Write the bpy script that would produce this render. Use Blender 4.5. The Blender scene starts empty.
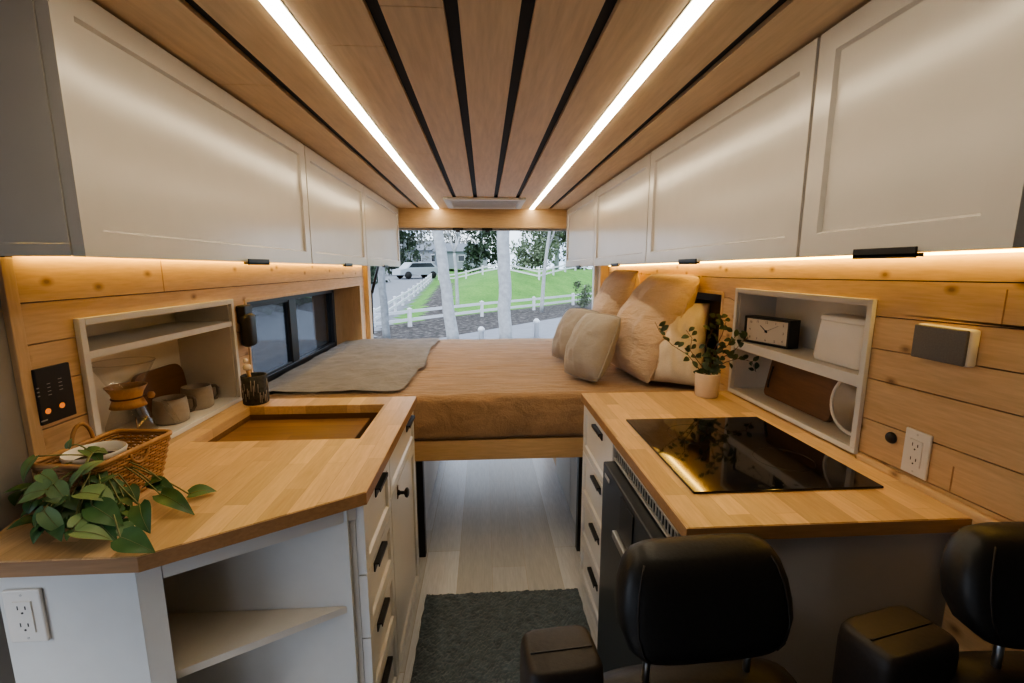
import bpy, bmesh, math, random
from mathutils import Vector, Matrix, noise
C = bpy.context.scene.collection
R = random.Random(7)
PI = math.pi

# ------------------------------------------------------------------ camera
F = 455.0; CX, CY = 512.0, 341.5; H = 1.42
PITCH = math.atan(74.5/F); YAW = math.atan(28/F*math.cos(PITCH))
cam_d = bpy.data.cameras.new('camera'); cam = bpy.data.objects.new('camera', cam_d); C.objects.link(cam)
cam_d.sensor_width = 36; cam_d.lens = F/1024*36; cam_d.clip_start = .02; cam_d.clip_end = 600
cam.location = (0, 0, H); cam.rotation_euler = (PI/2-PITCH, 0, -YAW)
bpy.context.scene.camera = cam
_fw = Vector((math.sin(YAW)*math.cos(PITCH), math.cos(YAW)*math.cos(PITCH), -math.sin(PITCH)))
_rt = Vector((math.cos(YAW), -math.sin(YAW), 0)); _up = _rt.cross(_fw)
def at(px, py, ax, v):
    """point of the plane ax = v seen at a photo position (used to measure the place)"""
    d = _fw+_rt*((px-CX)/F)-_up*((py-CY)/F); i = 'xyz'.index(ax)
    o = Vector((0, 0, H)); return o+d*((v-o[i])/d[i])

# ------------------------------------------------------------------ node materials
class NT:
    def __init__(s, name):
        s.m = bpy.data.materials.new(name); s.m.use_nodes = True; s.t = s.m.node_tree; s.t.nodes.clear()
        s.out = s.n('ShaderNodeOutputMaterial')
    def n(s, typ, **k):
        d = s.t.nodes.new(typ)
        for a, v in k.items():
            if a.startswith('i_'):
                d.inputs[a[2:].replace('_', ' ')].default_value = v
            else: setattr(d, a, v)
        return d
    def l(s, a, b): s.t.links.new(a, b)
    def mapping(s, scale, rot=(0, 0, 0)):
        tc = s.n('ShaderNodeTexCoord'); mp = s.n('ShaderNodeMapping')
        mp.inputs['Scale'].default_value = scale; mp.inputs['Rotation'].default_value = rot
        s.l(tc.outputs['Object'], mp.inputs['Vector']); return mp.outputs['Vector']
    def noise(s, vec, scale, detail=4, rough=.55, dist=0):
        d = s.n('ShaderNodeTexNoise'); d.inputs['Scale'].default_value = scale; d.inputs['Detail'].default_value = detail
        d.inputs['Roughness'].default_value = rough; d.inputs['Distortion'].default_value = dist
        s.l(vec, d.inputs['Vector']); return d.outputs['Fac']
    def ramp(s, fac, stops):
        d = s.n('ShaderNodeValToRGB'); e = d.color_ramp.elements
        while len(e) < len(stops): e.new(.5)
        for q, (p, c) in zip(e, stops): q.position = p; q.color = c4(c)
        s.l(fac, d.inputs['Fac']); return d.outputs['Color']
    def mix(s, fac, a, b, mode='MIX'):
        d = s.n('ShaderNodeMix', data_type='RGBA', blend_type=mode)
        for sock, v in ((d.inputs[0], fac), (d.inputs[6], a), (d.inputs[7], b)):
            if hasattr(v, 'is_linked'): s.l(v, sock)
            else: sock.default_value = v if isinstance(v, (int, float)) else c4(v)
        return d.outputs[2]
    def bsdf(s, col, rough=.5, metal=0, bump=None, bstr=.2, bdist=.01, **k):
        b = s.n('ShaderNodeBsdfPrincipled')
        if hasattr(col, 'is_linked'): s.l(col, b.inputs['Base Color'])
        else: b.inputs['Base Color'].default_value = c4(col)
        if hasattr(rough, 'is_linked'): s.l(rough, b.inputs['Roughness'])
        else: b.inputs['Roughness'].default_value = rough
        b.inputs['Metallic'].default_value = metal
        for a, v in k.items(): b.inputs[a.replace('_', ' ')].default_value = v
        if bump is not None:
            bp = s.n('ShaderNodeBump'); bp.inputs['Strength'].default_value = bstr; bp.inputs['Distance'].default_value = bdist
            s.l(bump, bp.inputs['Height']); s.l(bp.outputs[0], b.inputs['Normal'])
        s.l(b.outputs[0], s.out.inputs['Surface']); return s.m
def c4(c): return (c[0], c[1], c[2], 1.0)
def sc(c, k): return tuple(min(1, x*k) for x in c)

def plain(name, col, rough=.5, metal=0, var=.06, scale=18, bstr=.05, **k):
    t = NT(name); v = t.mapping((1, 1, 1)); f = t.noise(v, scale, 3)
    return t.bsdf(t.ramp(f, [(.3, sc(col, 1-var)), (.7, sc(col, 1+var))]), rough, metal, f, bstr, .004, **k)
def wood(name, c1, c2, grain='y', rough=.5, knots=0, stave=None, freq=1.0):
    """long grain noise, optional glued staves (length, width) and knots"""
    t = NT(name)
    s = {'x': (1.2, 14, 14), 'y': (14, 1.2, 14), 'z': (14, 14, 1.2)}[grain]
    v = t.mapping(tuple(q*freq for q in s))
    f = t.noise(v, 1.6, 6, .6, .8); g = t.noise(t.mapping(tuple(q*5*freq for q in s)), 2.2, 3, .6)
    col = t.ramp(f, [(.25, c1), (.5, tuple((a+b)/2 for a, b in zip(c1, c2))), (.75, c2)])
    col = t.mix(.28, col, t.ramp(g, [(.3, sc(c1, .7)), (.7, sc(c2, 1.1))]), 'MIX')
    if stave:
        tc = t.n('ShaderNodeTexCoord'); sp = t.n('ShaderNodeSeparateXYZ'); cb = t.n('ShaderNodeCombineXYZ')
        t.l(tc.outputs['Object'], sp.inputs[0]); a, b = {'y': ('Y', 'X'), 'x': ('X', 'Y')}[grain]
        t.l(sp.outputs[a], cb.inputs['X']); t.l(sp.outputs[b], cb.inputs['Y'])
        br = t.n('ShaderNodeTexBrick', offset=.37, offset_frequency=2, squash=.8, squash_frequency=3)
        for q, w in (('Scale', 1), ('Mortar Size', stave[2] if len(stave) > 2 else .0006), ('Mortar Smooth', .2), ('Bias', 0), ('Brick Width', stave[0]), ('Row Height', stave[1])):
            br.inputs[q].default_value = w
        br.inputs['Color1'].default_value = (.62, .58, .52, 1); br.inputs['Color2'].default_value = (1.1, 1.1, 1.12, 1)
        br.inputs['Mortar'].default_value = (.6, .5, .4, 1)
        t.l(cb.outputs[0], br.inputs['Vector']); col = t.mix(.75, col, br.outputs['Color'], 'MULTIPLY')
    if knots:
        tc = t.n('ShaderNodeTexCoord'); sp = t.n('ShaderNodeSeparateXYZ'); cb = t.n('ShaderNodeCombineXYZ'); my = t.n('ShaderNodeMath', operation='MULTIPLY'); mz = t.n('ShaderNodeMath', operation='MULTIPLY')
        t.l(tc.outputs['Object'], sp.inputs[0]); t.l(sp.outputs['Y'], my.inputs[0]); t.l(sp.outputs['Z'], mz.inputs[0]); my.inputs[1].default_value = 4.5; mz.inputs[1].default_value = 7
        t.l(my.outputs[0], cb.inputs['X']); t.l(mz.outputs[0], cb.inputs['Y'])
        vo = t.n('ShaderNodeTexVoronoi', voronoi_dimensions='2D'); vo.inputs['Scale'].default_value = knots; t.l(cb.outputs[0], vo.inputs['Vector'])
        k = t.ramp(vo.outputs['Distance'], [(.02, (.30, .24, .20)), (.055, (.72, .66, .6)), (.10, (1, 1, 1))])
        col = t.mix(.85, col, k, 'MULTIPLY')
    return t.bsdf(col, rough, 0, g, .06, .002)
def fabric(name, col, rough=.9, wr=(3, 3, 3), wscale=3, weave=220, var=.18, bstr=.5, wdist=.02):
    t = NT(name); v = t.mapping((1, 1, 1)); n1 = t.noise(t.mapping(wr), wscale, 5, .6, .4); n2 = t.noise(v, weave, 2)
    c = t.mix(.35, t.ramp(n1, [(.3, sc(col, 1-var)), (.7, sc(col, 1+var))]), t.ramp(n2, [(.3, sc(col, .75)), (.7, sc(col, 1.25))]))
    hsum = t.n('ShaderNodeMath', operation='MULTIPLY_ADD'); t.l(n2, hsum.inputs[0]); hsum.inputs[1].default_value = .12; t.l(n1, hsum.inputs[2])
    m = t.bsdf(c, rough, 0, hsum.outputs[0], bstr, wdist)
    b = [x for x in t.t.nodes if x.type == 'BSDF_PRINCIPLED'][0]; b.inputs['Sheen Weight'].default_value = .2
    return m
def emit(name, col, strength):
    t = NT(name); e = t.n('ShaderNodeEmission'); e.inputs['Color'].default_value = c4(col); e.inputs['Strength'].default_value = strength
    t.l(e.outputs[0], t.out.inputs['Surface']); return t.m
def glass(name, tint, refl=.12, rough=.02):
    t = NT(name); a = t.n('ShaderNodeBsdfTransparent'); a.inputs['Color'].default_value = c4(tint)
    g = t.n('ShaderNodeBsdfGlossy'); g.inputs['Roughness'].default_value = rough
    fr = t.n('ShaderNodeLayerWeight'); fr.inputs['Blend'].default_value = .12
    ad = t.n('ShaderNodeMath', operation='MULTIPLY_ADD'); t.l(fr.outputs['Facing'], ad.inputs[0]); ad.inputs[1].default_value = .5; ad.inputs[2].default_value = refl*.2
    mx = t.n('ShaderNodeMixShader'); t.l(ad.outputs[0], mx.inputs[0]); t.l(a.outputs[0], mx.inputs[1]); t.l(g.outputs[0], mx.inputs[2])
    t.l(mx.outputs[0], t.out.inputs['Surface']); return t.m

M = {}
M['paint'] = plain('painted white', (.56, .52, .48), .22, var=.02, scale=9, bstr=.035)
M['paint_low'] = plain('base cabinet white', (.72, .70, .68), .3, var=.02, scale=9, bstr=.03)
M['paint_flat'] = plain('satin white', (.70, .69, .67), .5, var=.02)
M['panel'] = plain('shaded white panel', (.46, .42, .38), .55, var=.02)  # white paint darkened, the shade behind the seats is put into its colour
M['niche'] = plain('niche white', (.72, .68, .62), .55, var=.03)
M['pine'] = wood('knotty pine', (.58, .375, .20), (.72, .51, .305), 'y', .5, knots=1)
M['pine_v'] = wood('pine upright', (.60, .40, .22), (.72, .52, .32), 'z', .5)
M['pine_x'] = wood('pine cross grain', (.56, .36, .18), (.70, .48, .27), 'x', .5)
M['plywood'] = wood('ceiling plywood', (.62, .43, .25), (.76, .56, .35), 'y', .5, freq=.45)
M['butcher'] = wood('butcher block', (.60, .39, .20), (.76, .53, .30), 'y', .34, stave=(.34, .052))
M['butcher_end'] = wood('butcher edge', (.30, .16, .07), (.44, .25, .12), 'x', .4)
M['board'] = wood('cutting board', (.20, .10, .040), (.29, .155, .065), 'x', .5, stave=(.6, .045))
M['walnut'] = wood('walnut', (.12, .055, .025), (.19, .09, .04), 'y', .4)
M['dark'] = plain('dark gap', (.012, .011, .010), .7)
M['black'] = plain('black metal', (.012, .011, .011), .38, 0, bstr=.02)
M['blackplast'] = plain('black plastic', (.016, .016, .018), .42, bstr=.03)
M['fridge'] = plain('fridge charcoal', (.030, .032, .035), .35, bstr=.03)
M['steel'] = plain('brushed steel', (.45, .45, .45), .3, 1.0)
M['alu'] = plain('aluminium', (.6, .58, .55), .4, .6)
M['leather'] = plain('black leather', (.014, .0125, .0115), .42, var=.2, scale=140, bstr=.12)
M['leather2'] = plain('brown black leather', (.024, .017, .013), .5, var=.2, scale=140, bstr=.12)
M['hobglass'] = plain('ceramic glass', (.004, .004, .005), .06, var=0, bstr=0, Coat_Weight=.3)
M['hobmark'] = plain('printed grey', (.045, .045, .05), .2)
M['bed'] = fabric('rust coverlet', (.36, .23, .138), wr=(3, 14, 3), wscale=2.2, weave=160, bstr=.9, var=.3)
M['blanket'] = fabric('grey brown blanket', (.19, .17, .152), wr=(5, 4, 5), wscale=2, weave=150, bstr=.6, var=.3)
M['tan'] = fabric('tan linen', (.58, .43, .31), wr=(5, 5, 14), wscale=2.2, weave=300, var=.1, bstr=.7)
M['taupe'] = fabric('taupe linen', (.36, .325, .298), wr=(4, 4, 9), wscale=2, weave=300, var=.08, bstr=.4)
M['cream'] = fabric('cream linen', (.70, .60, .48), wr=(4, 4, 5), wscale=2, weave=300, var=.06, bstr=.35)
M['rug'] = fabric('slate rug', (.105, .135, .15), wr=(6, 6, 6), wscale=6, weave=90, var=.5, bstr=1.0)
M['ceramic'] = plain('matt white ceramic', (.70, .58, .47), .5, var=.03)
M['stone'] = plain('stoneware', (.34, .295, .245), .55, var=.08, scale=60)
M['stone_dark'] = plain('stoneware glaze', (.10, .075, .055), .4, var=.08, scale=60)
M['plastic'] = plain('white plastic', (.78, .74, .69), .35, var=.01, bstr=0)
M['plastic_d'] = plain('socket slots', (.05, .045, .04), .5)
M['greyfab'] = plain('grey mesh', (.17, .16, .15), .7, var=.1, scale=300, bstr=.2)
M['cane'] = wood('wicker', (.33, .165, .065), (.47, .265, .115), 'x', .6)
M['collar'] = wood('collar wood', (.50, .27, .11), (.62, .36, .16), 'z', .5)
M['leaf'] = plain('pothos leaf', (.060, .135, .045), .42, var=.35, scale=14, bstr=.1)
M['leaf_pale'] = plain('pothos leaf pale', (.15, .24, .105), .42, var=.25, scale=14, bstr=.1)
M['leaf2'] = plain('small leaf', (.05, .075, .035), .5, var=.3, scale=30)
M['stem'] = plain('plant stem', (.19, .20, .08), .6)
M['twig'] = plain('twig', (.14, .075, .035), .7)
M['soil'] = plain('soil', (.03, .02, .015), .9)
M['paper'] = plain('clock paper', (.62, .55, .47), .6, var=.01)
M['orange'] = emit('orange indicator', (.9, .25, .05), .8)
M['silk'] = plain('silk screen', (.32, .32, .31), .5)
M['mirror'] = plain('mirror', (.75, .78, .82), .04, 1.0, var=0, bstr=0)
M['bark'] = plain('grey bark pot', (.035, .034, .030), .7, var=.6, scale=60, bstr=.6)
M['clear'] = glass('clear glass', (.93, .92, .90), .25)
M['tinted'] = glass('tinted glass', (.45, .47, .49), .35)
M['led'] = emit('led diffuser', (1.0, .85, .60), 23)
M['led_warm'] = emit('warm led tape', (1.0, .63, .14), 20)
M['floor'] = wood('grey laminate', (.68, .71, .75), (.80, .82, .85), 'y', .3, stave=(1.1, .16, .0012))
M['ply_edge'] = plain('pillar trim', (.33, .31, .29), .6, var=.03)
M['shell'] = plain('body panel', (.10, .10, .10), .7)

# ------------------------------------------------------------------ mesh helpers
def nb(): return bmesh.new()
def box(bm, lo, hi, bev=0.0, mi=0, seg=2):
    r = bmesh.ops.create_cube(bm, size=1.0); vs = r['verts']
    for v in vs:
        v.co = Vector([(lo[i]+hi[i])/2+v.co[i]*(hi[i]-lo[i]) for i in range(3)])
    fs = set(f for v in vs for f in v.link_faces)
    for f in fs: f.material_index = mi
    if bev > 0:
        es = list(set(e for v in vs for e in v.link_edges))
        b = bmesh.ops.bevel(bm, geom=es, offset=bev, segments=seg, affect='EDGES', profile=.5)
        for f in b['faces']: f.material_index = mi
    return vs
def prism(bm, pts, z0, z1, mi=0, side_mi=None):
    """vertical prism over an xy polygon (counter-clockwise)"""
    b = [bm.verts.new((p[0], p[1], z0)) for p in pts]; t = [bm.verts.new((p[0], p[1], z1)) for p in pts]
    n = len(pts); bm.faces.new(list(reversed(b))).material_index = mi; bm.faces.new(t).material_index = mi
    for i in range(n):
        f = bm.faces.new((b[i], b[(i+1) % n], t[(i+1) % n], t[i])); f.material_index = mi if side_mi is None else side_mi
def tube(bm, pts, r, seg=8, cap=True, mi=0, closed=False):
    pts = [Vector(p) for p in pts]; n = len(pts); rs = r if isinstance(r, (list, tuple)) else [r]*n
    rings = []; ref = None
    for i, p in enumerate(pts):
        if closed: d = pts[(i+1) % n]-pts[i-1]
        else: d = pts[min(i+1, n-1)]-pts[max(i-1, 0)]
        d = d.normalized() if d.length > 1e-9 else Vector((0, 0, 1))
        if ref is None or abs(ref.dot(d)) > .95: ref = Vector((0, 0, 1)) if abs(d.z) < .9 else Vector((1, 0, 0))
        a = d.cross(ref).normalized(); b = d.cross(a); ref = -b if False else ref
        rings.append([bm.verts.new(p+(a*math.cos(2*PI*k/seg)+b*math.sin(2*PI*k/seg))*rs[i]) for k in range(seg)])
    m = n if closed else n-1
    for i in range(m):
        A, B = rings[i], rings[(i+1) % n]
        for k in range(seg):
            f = bm.faces.new((A[k], A[(k+1) % seg], B[(k+1) % seg], B[k])); f.material_index = mi; f.smooth = True
    if cap and not closed:
        bm.faces.new(list(reversed(rings[0]))).material_index = mi; bm.faces.new(rings[-1]).material_index = mi
def lathe(bm, prof, c=(0, 0, 0), seg=28, mi=0, axis='z', smooth=True):
    """profile of (radius, height) spun round an axis"""
    rings = []
    for r, h in prof:
        ring = []
        for k in range(seg):
            a = 2*PI*k/seg; p = (r*math.cos(a), r*math.sin(a), h)
            if axis == 'x': p = (p[2], p[0], p[1])
            elif axis == 'y': p = (p[1], p[2], p[0])
            ring.append(bm.verts.new((c[0]+p[0], c[1]+p[1], c[2]+p[2])))
        rings.append(ring)
    for A, B in zip(rings, rings[1:]):
        for k in range(seg):
            f = bm.faces.new((A[k], A[(k+1) % seg], B[(k+1) % seg], B[k])); f.material_index = mi; f.smooth = smooth
    if prof[0][0] > 1e-5: bm.faces.new(list(reversed(rings[0]))).material_index = mi
    if prof[-1][0] > 1e-5: bm.faces.new(rings[-1]).material_index = mi
def shaker(bm, x, s, y0, y1, z0, z1, t=.02, fw=.055, rec=.008, bev=.0015):
    """framed panel front whose face looks towards s*x at x; t is the thickness behind"""
    lo = (min(x, x-s*t), y0, z0); hi = (max(x, x-s*t), y1, z1)
    vs = box(bm, lo, hi)
    bm.normal_update()
    f = max((f for f in set(f for v in vs for f in v.link_faces)), key=lambda f: f.normal.x*s)
    bmesh.ops.inset_region(bm, faces=[f], thickness=fw, depth=0)
    bmesh.ops.inset_region(bm, faces=[f], thickness=.006, depth=-rec)
def soft(bm, secs, seg=28, power=3.2, mi=0):
    """loft of superellipse sections (centre, half width, half depth, u, v)"""
    rings = []
    for c, a, b, u, v in secs:
        c = Vector(c); u = Vector(u).normalized(); v = Vector(v).normalized(); ring = []
        for k in range(seg):
            q = 2*PI*k/seg; cs, sn = math.cos(q), math.sin(q)
            ring.append(bm.verts.new(c+u*(a*math.copysign(abs(cs)**(2/power), cs))+v*(b*math.copysign(abs(sn)**(2/power), sn))))
        rings.append(ring)
    for A, B in zip(rings, rings[1:]):
        for k in range(seg): f = bm.faces.new((A[k], A[(k+1) % seg], B[(k+1) % seg], B[k])); f.smooth = True
    bm.faces.new(list(reversed(rings[0]))); bm.faces.new(rings[-1])
def bounds_base(bm):
    xs = [v.co.x for v in bm.verts]; ys = [v.co.y for v in bm.verts]; zs = [v.co.z for v in bm.verts]
    return Vector(((min(xs)+max(xs))/2, (min(ys)+max(ys))/2, min(zs)))
def obj(name, bm, mats, parent=None, smooth=False, auto=None, kind=None, label=None):
    """link a bmesh given in world coordinates as ONE object, its origin at its base"""
    bmesh.ops.remove_doubles(bm, verts=bm.verts, dist=1e-6)
    bmesh.ops.recalc_face_normals(bm, faces=bm.faces)
    o0 = bounds_base(bm)
    for v in bm.verts: v.co -= o0
    me = bpy.data.meshes.new(name); bm.to_mesh(me); bm.free()
    if smooth:
        for p in me.polygons: p.use_smooth = True
    o = bpy.data.objects.new(name, me); C.objects.link(o)
    for m in (mats if isinstance(mats, (list, tuple)) else [mats]): me.materials.append(m)
    if auto:
        me.set_sharp_from_angle(angle=math.radians(auto))
    w = o0.copy(); q = parent
    while q is not None: w -= q.location; q = q.parent
    o.location = w; o.parent = parent
    if kind: o['kind'] = kind
    if label: o['label'] = label
    return o
def tag(o, label, cat, group=None):
    o['label'] = label; o['category'] = cat
    if group: o['group'] = group
    return o
def thing(name, label, cat, loc, group=None):
    o = bpy.data.objects.new(name, None); C.objects.link(o); o.location = loc; o.empty_display_size = .05
    return tag(o, label, cat, group)
def struct(name, bm, mats, **k): return obj(name, bm, mats, kind='structure', **k)
def one(name, bm, mats, label, cat, group=None, **k): return tag(obj(name, bm, mats, **k), label, cat, group)
def pull(x, s, y0, y1, z, parent, name='handle', up=.013):
    """black edge pull: back plate and bent lip"""
    bm = nb(); a, b = x, x+s*.004
    box(bm, (min(a, b), y0, z-up), (max(a, b), y1, z+up), .001)
    a, b = x, x+s*.016
    box(bm, (min(a, b), y0, z+up-.004), (max(a, b), y1, z+up), .001)
    a, b = x+s*.013, x+s*.016
    box(bm, (min(a, b), y0, z+up-.011), (max(a, b), y1, z+up), .001)
    return obj(name, bm, M['black'], parent)

# ------------------------------------------------------------------ dimensions (metres, x right, y to the rear doors)
WL, WR = -.99, 1.055          # wall faces
ZC = .89; ZCEIL = 1.90; DX = .70; ZD = 1.437

# ---- floor
bm = nb(); box(bm, (-1.2, -1.2, -.04), (1.25, 4.05, 0)); struct('floor', bm, M['floor'])
bm = nb(); box(bm, (-1.3, -1.3, -.16), (1.35, 4.05, -.042)); struct('floor_underside', bm, M['shell'])

# ---- ceiling: dark backing and planks in one mesh
bm = nb()
box(bm, (-1.2, -1.2, ZCEIL+.012), (1.25, 4.05, ZCEIL+.05), mi=1)
gx = [-.725, -.539, -.385, -.203, -.057, .087, .240, .402, .556, .730]
gw = {-.385: .042, .402: .042}
edges = [(-1.1, None)]
for a, b in zip(gx, gx[1:]):
    x0 = a+gw.get(a, .027)/2; x1 = b-gw.get(b, .027)/2
    ys = [-1.15, R.uniform(.2, 1.6), R.uniform(2.0, 3.0), 3.935] if a > -.6 else [-1.15, 1.35, 3.935]
    for y0, y1 in zip(ys, ys[1:]): box(bm, (x0, y0+.0006, ZCEIL), (x1, y1-.0006, ZCEIL+.012), .0012)
for x0, x1 in ((-1.15, -.735), (.74, 1.2)): box(bm, (x0, -1.15, ZCEIL), (x1, 3.935, ZCEIL+.012))
struct('ceiling', bm, [M['plywood'], M['dark']])
for x, w in ((-.385, 'left'), (.402, 'right')):
    t = thing('ceiling_light_strip', 'recessed glowing LED strip along the %s side of the plank ceiling' % w, 'light strip', (x, 1.9, ZCEIL), 'ceiling light strips')
    bm = nb(); box(bm, (x-.0165, .2, ZCEIL-.005), (x+.0165, 3.92, ZCEIL+.006), .002); obj('diffuser', bm, M['led'], t)
    bm = nb()
    for s in (-1, 1): box(bm, (min(x+s*.0168, x+s*.0205), .2, ZCEIL-.0015), (max(x+s*.0168, x+s*.0205), 3.92, ZCEIL+.010))
    obj('channel', bm, M['alu'], t)
# vent panel at the rear of the ceiling
t = thing('ceiling_vent', 'flat white framed vent panel on the ceiling near the rear doors', 'vent', (.01, 3.55, 1.882))
bm = nb()
for lo, hi in (((-.28, 3.30), (.30, 3.34)), ((-.28, 3.76), (.30, 3.80)), ((-.28, 3.34), (-.24, 3.76)), ((.26, 3.34), (.30, 3.76))):
    box(bm, (lo[0], lo[1], 1.882), (hi[0], hi[1], ZCEIL), .004)
obj('frame', bm, M['paint_flat'], t)
bm = nb()
box(bm, (-.24, 3.34, 1.890), (.26, 3.76, ZCEIL-.001))
for k in range(9): box(bm, (-.23, 3.36+k*.043, 1.885), (.25, 3.375+k*.043, 1.891))
obj('grille', bm, M['alu'], t)

# ---- plank walls with openings
def plank_wall(name, x0, x1, ya, yb, zs, holes, skew=0, extra=()):
    bm = nb(); ytop = 1.17
    cuts = sorted(set([(z, True) for z in zs]+[(z, False) for h in holes for z in h[2:]]), key=lambda q: q[0])
    # drop hole cuts that nearly equal plank lines
    for (za, pa), (zb, pb) in zip(cuts, cuts[1:]):
        if zb-za < 1e-4: continue
        zm = (za+zb)/2
        segs = [(ya, yb)]
        for h in holes:
            if h[2] < zm < h[3]:
                out = []
                for a, b in segs:
                    if h[1] <= a or h[0] >= b: out.append((a, b)); continue
                    if h[0] > a: out.append((a, h[0]))
                    if h[1] < b: out.append((h[1], b))
                segs = out
        def f(z, p, y): return z+(skew*(ytop-y) if p and y < 1.9 else 0)
        for a, b in segs:
            parts = [a, b]
            if skew and a < 1.9 < b: parts = [a, 1.9, b]
            for c, d in zip(parts, parts[1:]):
                g0 = .0014 if pa else 0; g1 = .0014 if pb else 0
                co = []
                for xx in (x0, x1):
                    for yy in (c, d):
                        z0 = f(za, pa, yy if yy < 1.9 else 1.9)+g0; z1 = f(zb, pb, yy if yy < 1.9 else 1.9)-g1
                        if z1 < z0+.0005: z1 = z0+.0005
                        co.append((xx, yy, z0)); co.append((xx, yy, z1))
                v = [bm.verts.new(q) for q in co]
                for q in ((0, 1, 3, 2), (4, 6, 7, 5), (0, 4, 5, 1), (2, 3, 7, 6), (0, 2, 6, 4), (1, 5, 7, 3)): bm.faces.new([v[i] for i in q])
    for lo, hi in extra: box(bm, lo, hi)
    return struct(name, bm, M['pine'])
NL = (1.160, 1.830, .895, 1.288); WNL = (1.955, 3.70, .80, 1.277)
NR = (1.170, 1.830, .900, 1.325); WNR = (1.965, 3.70, .80, 1.300)
plank_wall('wall_left', WL-.015, WL, 1.035, 3.92, [.30, .45, .60, .75, .90, 1.06, 1.16, 1.252, 1.343, 1.46], [NL, WNL])
plank_wall('wall_right', WR, WR+.015, .50, 3.92, [.30, .45, .60, .75, .905, 1.005, 1.118, 1.202, 1.288, 1.374, 1.47], [NR, WNR], skew=.03)
# short plank joints in the walls are cut lines of the boards' ends
bm = nb(); box(bm, (WL-.0005, 1.478, 1.345), (WL+.0006, 1.4815, 1.44)); box(bm, (WL-.0005, 1.30, .91), (WL+.0006, 1.3025, 1.0)); struct('trim_board_joint', bm, M['butcher_end'])
bm = nb(); box(bm, (WR-.0006, .905, .915), (WR+.0005, .908, .975)); box(bm, (WR-.0006, .86, 1.30), (WR+.0005, .8625, 1.375)); struct('trim_board_joint_right', bm, M['butcher_end'])
# outer skins (keep daylight out; unseen cab parts shaped to steer it)
bm = nb()
box(bm, (-1.30, .55, -.1), (-1.22, 4.05, .80)); box(bm, (-1.30, .55, 1.26), (-1.22, 4.05, 1.98)); box(bm, (-1.30, .55, .80), (-1.22, 2.05, 1.26)); box(bm, (-1.30, 3.56, .80), (-1.22, 4.05, 1.26))
box(bm, (-1.30, -1.3, -.1), (-1.22, .55, .42)); box(bm, (-1.30, -1.3, 1.34), (-1.22, .55, 1.98)); box(bm, (-1.30, -1.3, .40), (-1.22, -.62, 1.6))  # unseen cab side, its opening sized to light the left front panel
struct('wall_outer_left', bm, M['shell'])
bm = nb(); box(bm, (1.28, -1.3, -.1), (1.36, 4.05, 1.98)); struct('wall_outer_right', bm, M['shell'])
bm = nb(); box(bm, (-1.3, -1.38, -.1), (1.36, -1.3, .40)); box(bm, (-1.3, -1.38, 1.18), (1.36, -1.3, 1.98)); box(bm, (-.62, -1.38, .4), (1.36, -1.3, 1.4)); struct('front_light_block', bm, M['shell'])  # added out of view in the windshield's place, gap shaped for daylight at left
bm = nb(); box(bm, (-1.3, -1.38, 1.955), (1.36, 4.08, 1.99)); struct('roof', bm, M['shell'])
# backing behind the planks, round the openings
for nm, xa, xb, ya, wn, nn in (('wall_backing_left', WL-.03, WL-.017, .98, WNL, NL), ('wall_backing_right', WR+.017, WR+.03, .5, WNR, NR)):
    bm = nb(); zc = sorted([.2, nn[2], nn[3], wn[2], wn[3], 1.88])
    for a, b in zip(zc, zc[1:]):
        zm = (a+b)/2; cur = ya
        for h in (nn, wn):
            if h[2] < zm < h[3]:
                box(bm, (xa, cur, a), (xb, h[0], b)); cur = h[1]
        box(bm, (xa, cur, a), (xb, 3.925, b))
    struct(nm, bm, M['dark'])
# corner post at the left wall's front end and pillar trim of the cab
bm = nb(); box(bm, (-1.02, 1.006, .892), (-.988, 1.034, 1.44), .002); struct('trim_1', bm, M['pine_v'])
bm = nb()
prism(bm, [(-1.21, .62), (-1.02, .80), (-1.0, .90), (-1.0, 1.006), (-1.21, 1.006)], .0, 1.88); struct('trim_pillar', bm, M['ply_edge'])
# low sill strip between right worktop and wall
bm = nb(); box(bm, (1.038, .55, .87), (WR, 1.150, .905), .005); box(bm, (1.00, .50, .30), (WR, .83, .872)); struct('baseboard_right', bm, M['pine'])
# window recess linings and frames
def recess(side, wn, xin, xout, name):
    bm = nb(); a, b = min(xin, xout), max(xin, xout); t = .015
    e = .003; box(bm, (a, wn[0]-t, wn[2]-t), (b, wn[0]+e, wn[3]+t)); box(bm, (a, wn[1]-e, wn[2]-t), (b, wn[1]+t, wn[3]+t))
    box(bm, (a, wn[0]+e, wn[3]-e), (b, wn[1]-e, wn[3]+t)); box(bm, (a, wn[0]+e, wn[2]-t), (b, wn[1]-e, wn[2]+e))
    return struct(name, bm, M['pine_v'])
recess(-1, WNL, WL-.001, -1.215, 'window_reveal_left'); recess(1, WNR, WR+.001, 1.275, 'window_reveal_right')
def recess_trim(wn, x, s, name):
    bm = nb(); w = .016; a, b = min(x, x+s*.004), max(x, x+s*.004)
    box(bm, (a, wn[0]-.004, wn[3]-.002), (b, wn[1]+.06, wn[3]+.012), .001); box(bm, (a, wn[1]-.002, wn[2]), (b, wn[1]+.06, wn[3]-.0025), .001); box(bm, (a, wn[0]-.012, wn[2]), (b, wn[0]+.002, wn[3]+.012), .001)
    return struct(name, bm, M['pine_v'])
recess_trim(WNL, WL, 1, 'window_trim_left'); recess_trim(WNR, WR, -1, 'window_trim_right')
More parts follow.
